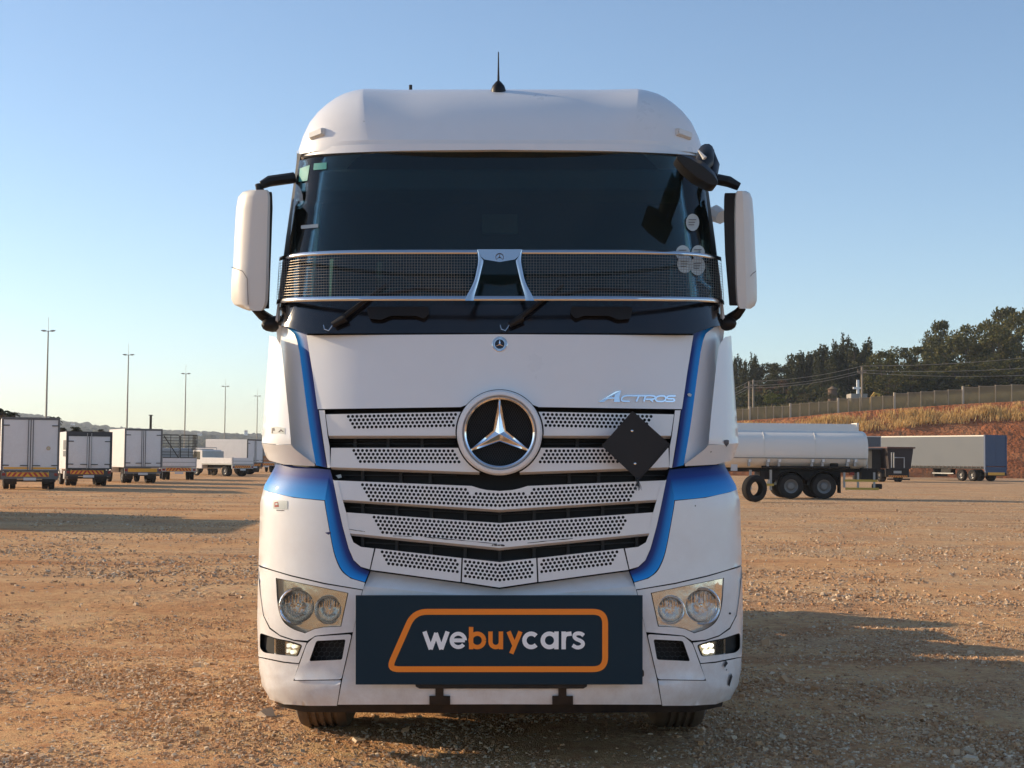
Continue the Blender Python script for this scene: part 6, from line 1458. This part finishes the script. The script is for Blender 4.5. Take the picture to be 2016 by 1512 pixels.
# --- palms behind the trucks
PALM = island_mat('palm_fronds', [(.03, .04, .016), (.05, .055, .025), (.07, .065, .03)], trans=.15)
def palm(px, py, Y, r_px, lab):
    t = at(px, py, Y); o = empty('palm_tree', (t.x, Y, 0)); tag(o, lab, 'palm tree', 'palms behind the parked trucks'); h = t.z; L = r_px / F * Y; V = []
    MB().path([(0, 0, 0), (.1, 0, h * .5), (0, 0, h)], .2, 8, rs=[.26, .2, .2]).build('trunk', BARK, o)
    for k in range(26):
        a = rng.random() * 6.283; e = rng.random() * 1.3 - .2; d = np.array([math.cos(a) * math.cos(e), math.sin(a) * math.cos(e), math.sin(e)])
        for j in range(9):
            f = (j + 1) / 9; c = np.array([0, 0, h]) + d * L * f + np.array([0, 0, -.55 * L * f * f]); s = np.cross(d, [0, 0, 1]); s /= np.linalg.norm(s) + 1e-6
            for sg in (-1, 1):
                q = c + s * sg * L * .22 * (1 - .5 * f) + np.array([0, 0, -.12 * L]); V += [c - d * L * .05, c + d * L * .05, q + d * L * .08, q]
    np_mesh('fronds', V, np.arange(len(V)).reshape(-1, 4), PALM, o, smooth=False)
palm(4, 812, 92, 24, 'palm showing above the left edge of the first truck'); palm(24, 818, 96, 18, 'palm rising over the roof of the first truck'); palm(108, 826, 94, 16, 'palm at the right roof corner of the first truck'); palm(122, 845, 100, 10, 'small palm above the left of the second truck'); palm(148, 846, 100, 16, 'palm crown above the second truck'); palm(199, 848, 104, 9, 'small palm tuft between second and third truck')

# --- far wooded ridge and the valley haze
ridge_px = [(-500, 770), (-200, 790), (0, 806), (60, 810), (120, 824), (200, 834), (300, 842), (400, 845), (510, 852), (700, 858), (1000, 862), (1300, 866), (1500, 868), (1800, 874), (2200, 880), (2600, 885)]
RY = 2400.0; rx = [at(x, y + 10, RY).x for x, y in ridge_px]; rz_ = [at(x, y + 10, RY).z for x, y in ridge_px]
hx = np.arange(-1500, 1500, 11.0); hy_ = np.concatenate([np.arange(800, 2400, 22.0), np.arange(2400, 2620, 40.0)])
def hill_z(x, y):
    top = float(np.interp(x * RY / max(y, 900) if y < RY else x, rx, rz_)); f = min(1., max(0., (y - 800) / (RY - 800))); s = f ** .85
    return -4 + (top + 4) * s * (1 if y <= RY else max(0, 1 - (y - RY) / 700)) + (1.2 * nz(x * .008, y * .006, 2) + 1.2 * nz(x * .03, y * .03, 6)) * s
HZ = np.array([[hill_z(x, y) for x in hx] for y in hy_]); HX, HY = np.meshgrid(hx, hy_); idx = np.arange(HZ.size).reshape(HZ.shape)
HM = mat('wooded_ridge', (.07, .075, .04), .95, var=.5, vscale=.02, spec=.05)
tag(np_mesh('far_ridge', np.stack([HX, HY, HZ], -1).reshape(-1, 3), grid_faces(idx), HM), kind='structure')
n = 20000; Xr = -1000 + rng.random(n) * 1000; Yr = 850 + 1570 * rng.random(n) ** .6; keep = np.array([noise.noise(Vector((x * .012, y * .008, 1))) > -.28 for x, y in zip(Xr, Yr)]); Xr, Yr = Xr[keep], Yr[keep]; n = len(Xr)
P0 = np.array([(x, y, hill_z(x, y)) for x, y in zip(Xr, Yr)]); s = np.exp(rng.normal(0, .32, n)) * 2.7 * (.7 + .3 * Yr / 1600)
ph_ = [(.95, -.1, 10), (.85, .45, 8), (.5, .8, 6)]; ring_ = []
dome = np.array([(r_ * math.cos(2 * math.pi * (k + .5 * j) / 6), r_ * math.sin(2 * math.pi * (k + .5 * j) / 6), z_) for j, (r_, z_) in enumerate(((.95, -.2), (.9, .35), (.5, .75))) for k in range(6)] + [(0, 0, .88)])
fc = np.array([t for j in range(2) for k in range(6) for t in ((j * 6 + k, j * 6 + (k + 1) % 6, (j + 1) * 6 + k), (j * 6 + (k + 1) % 6, (j + 1) * 6 + (k + 1) % 6, (j + 1) * 6 + k))] + [(12 + k, 12 + (k + 1) % 6, 18) for k in range(6)])
Vt = P0[:, None] + dome[None] * s[:, None, None] * (1 + rng.normal(0, .16, (n, 19, 1))) * np.array([1.15, 1, 1])
tag(np_mesh('ridge_wood', Vt.reshape(-1, 3), (fc[None] + 19 * np.arange(n)[:, None, None]).reshape(-1, 3), island_mat('ridge_tree_leaves', [(.028, .036, .016), (.05, .055, .025), (.075, .072, .035), (.04, .048, .022)]), smooth=True), 'hazy dark trees covering the far ridge', 'woodland', kind='stuff')
for (px, py, Y, w_, lab) in ((146, 836, 1900, 6, 'tiny white gabled house on the far ridge above the second truck'), (395, 856, 1700, 8, 'long low white house on the far ridge above the cage truck'), (486, 851, 1900, 5, 'small white house on the far ridge near the big truck'), (275, 846, 2000, 7, 'pale house row on the far ridge beside the short post')):
    p = at(px, py, Y); zg = hill_z(p.x, Y); hw_ = w_ / F * Y / 2; ho = empty('far_house', (p.x, Y - 6, max(zg, p.z - 2))); tag(ho, lab, 'house', 'houses on the far ridge')
    MB().box(-hw_, hw_, -3, 3, -2, 2.4).build('wall', WHC, ho, smooth=False); MB().prism([(-3.4, 2.4), (3.4, 2.4), (0, 4.4)], lambda y, z: (-hw_ * 1.05, y, z), lambda y, z: (hw_ * 1.05, y, z)).build('roof', mat('far_roof', (.42, .36, .33), .8), ho, smooth=False)
# air
hz_ = MB().box(-3400, 3400, -3300, 3300, -6, 105).build('haze', None, None, smooth=False); tag(hz_, 'thin morning haze hanging over the valley', 'haze', kind='stuff')
hm = bpy.data.materials.new('haze_air'); hm.use_nodes = True; nn = hm.node_tree.nodes; nn.clear(); ou = nn.new('ShaderNodeOutputMaterial'); pv = nn.new('ShaderNodeVolumePrincipled'); pv.inputs['Color'].default_value = (.86, .92, 1, 1); pv.inputs['Density'].default_value = .0002; pv.inputs['Anisotropy'].default_value = .3
hm.node_tree.links.new(pv.outputs[0], ou.inputs['Volume']); hz_.data.materials.append(hm)
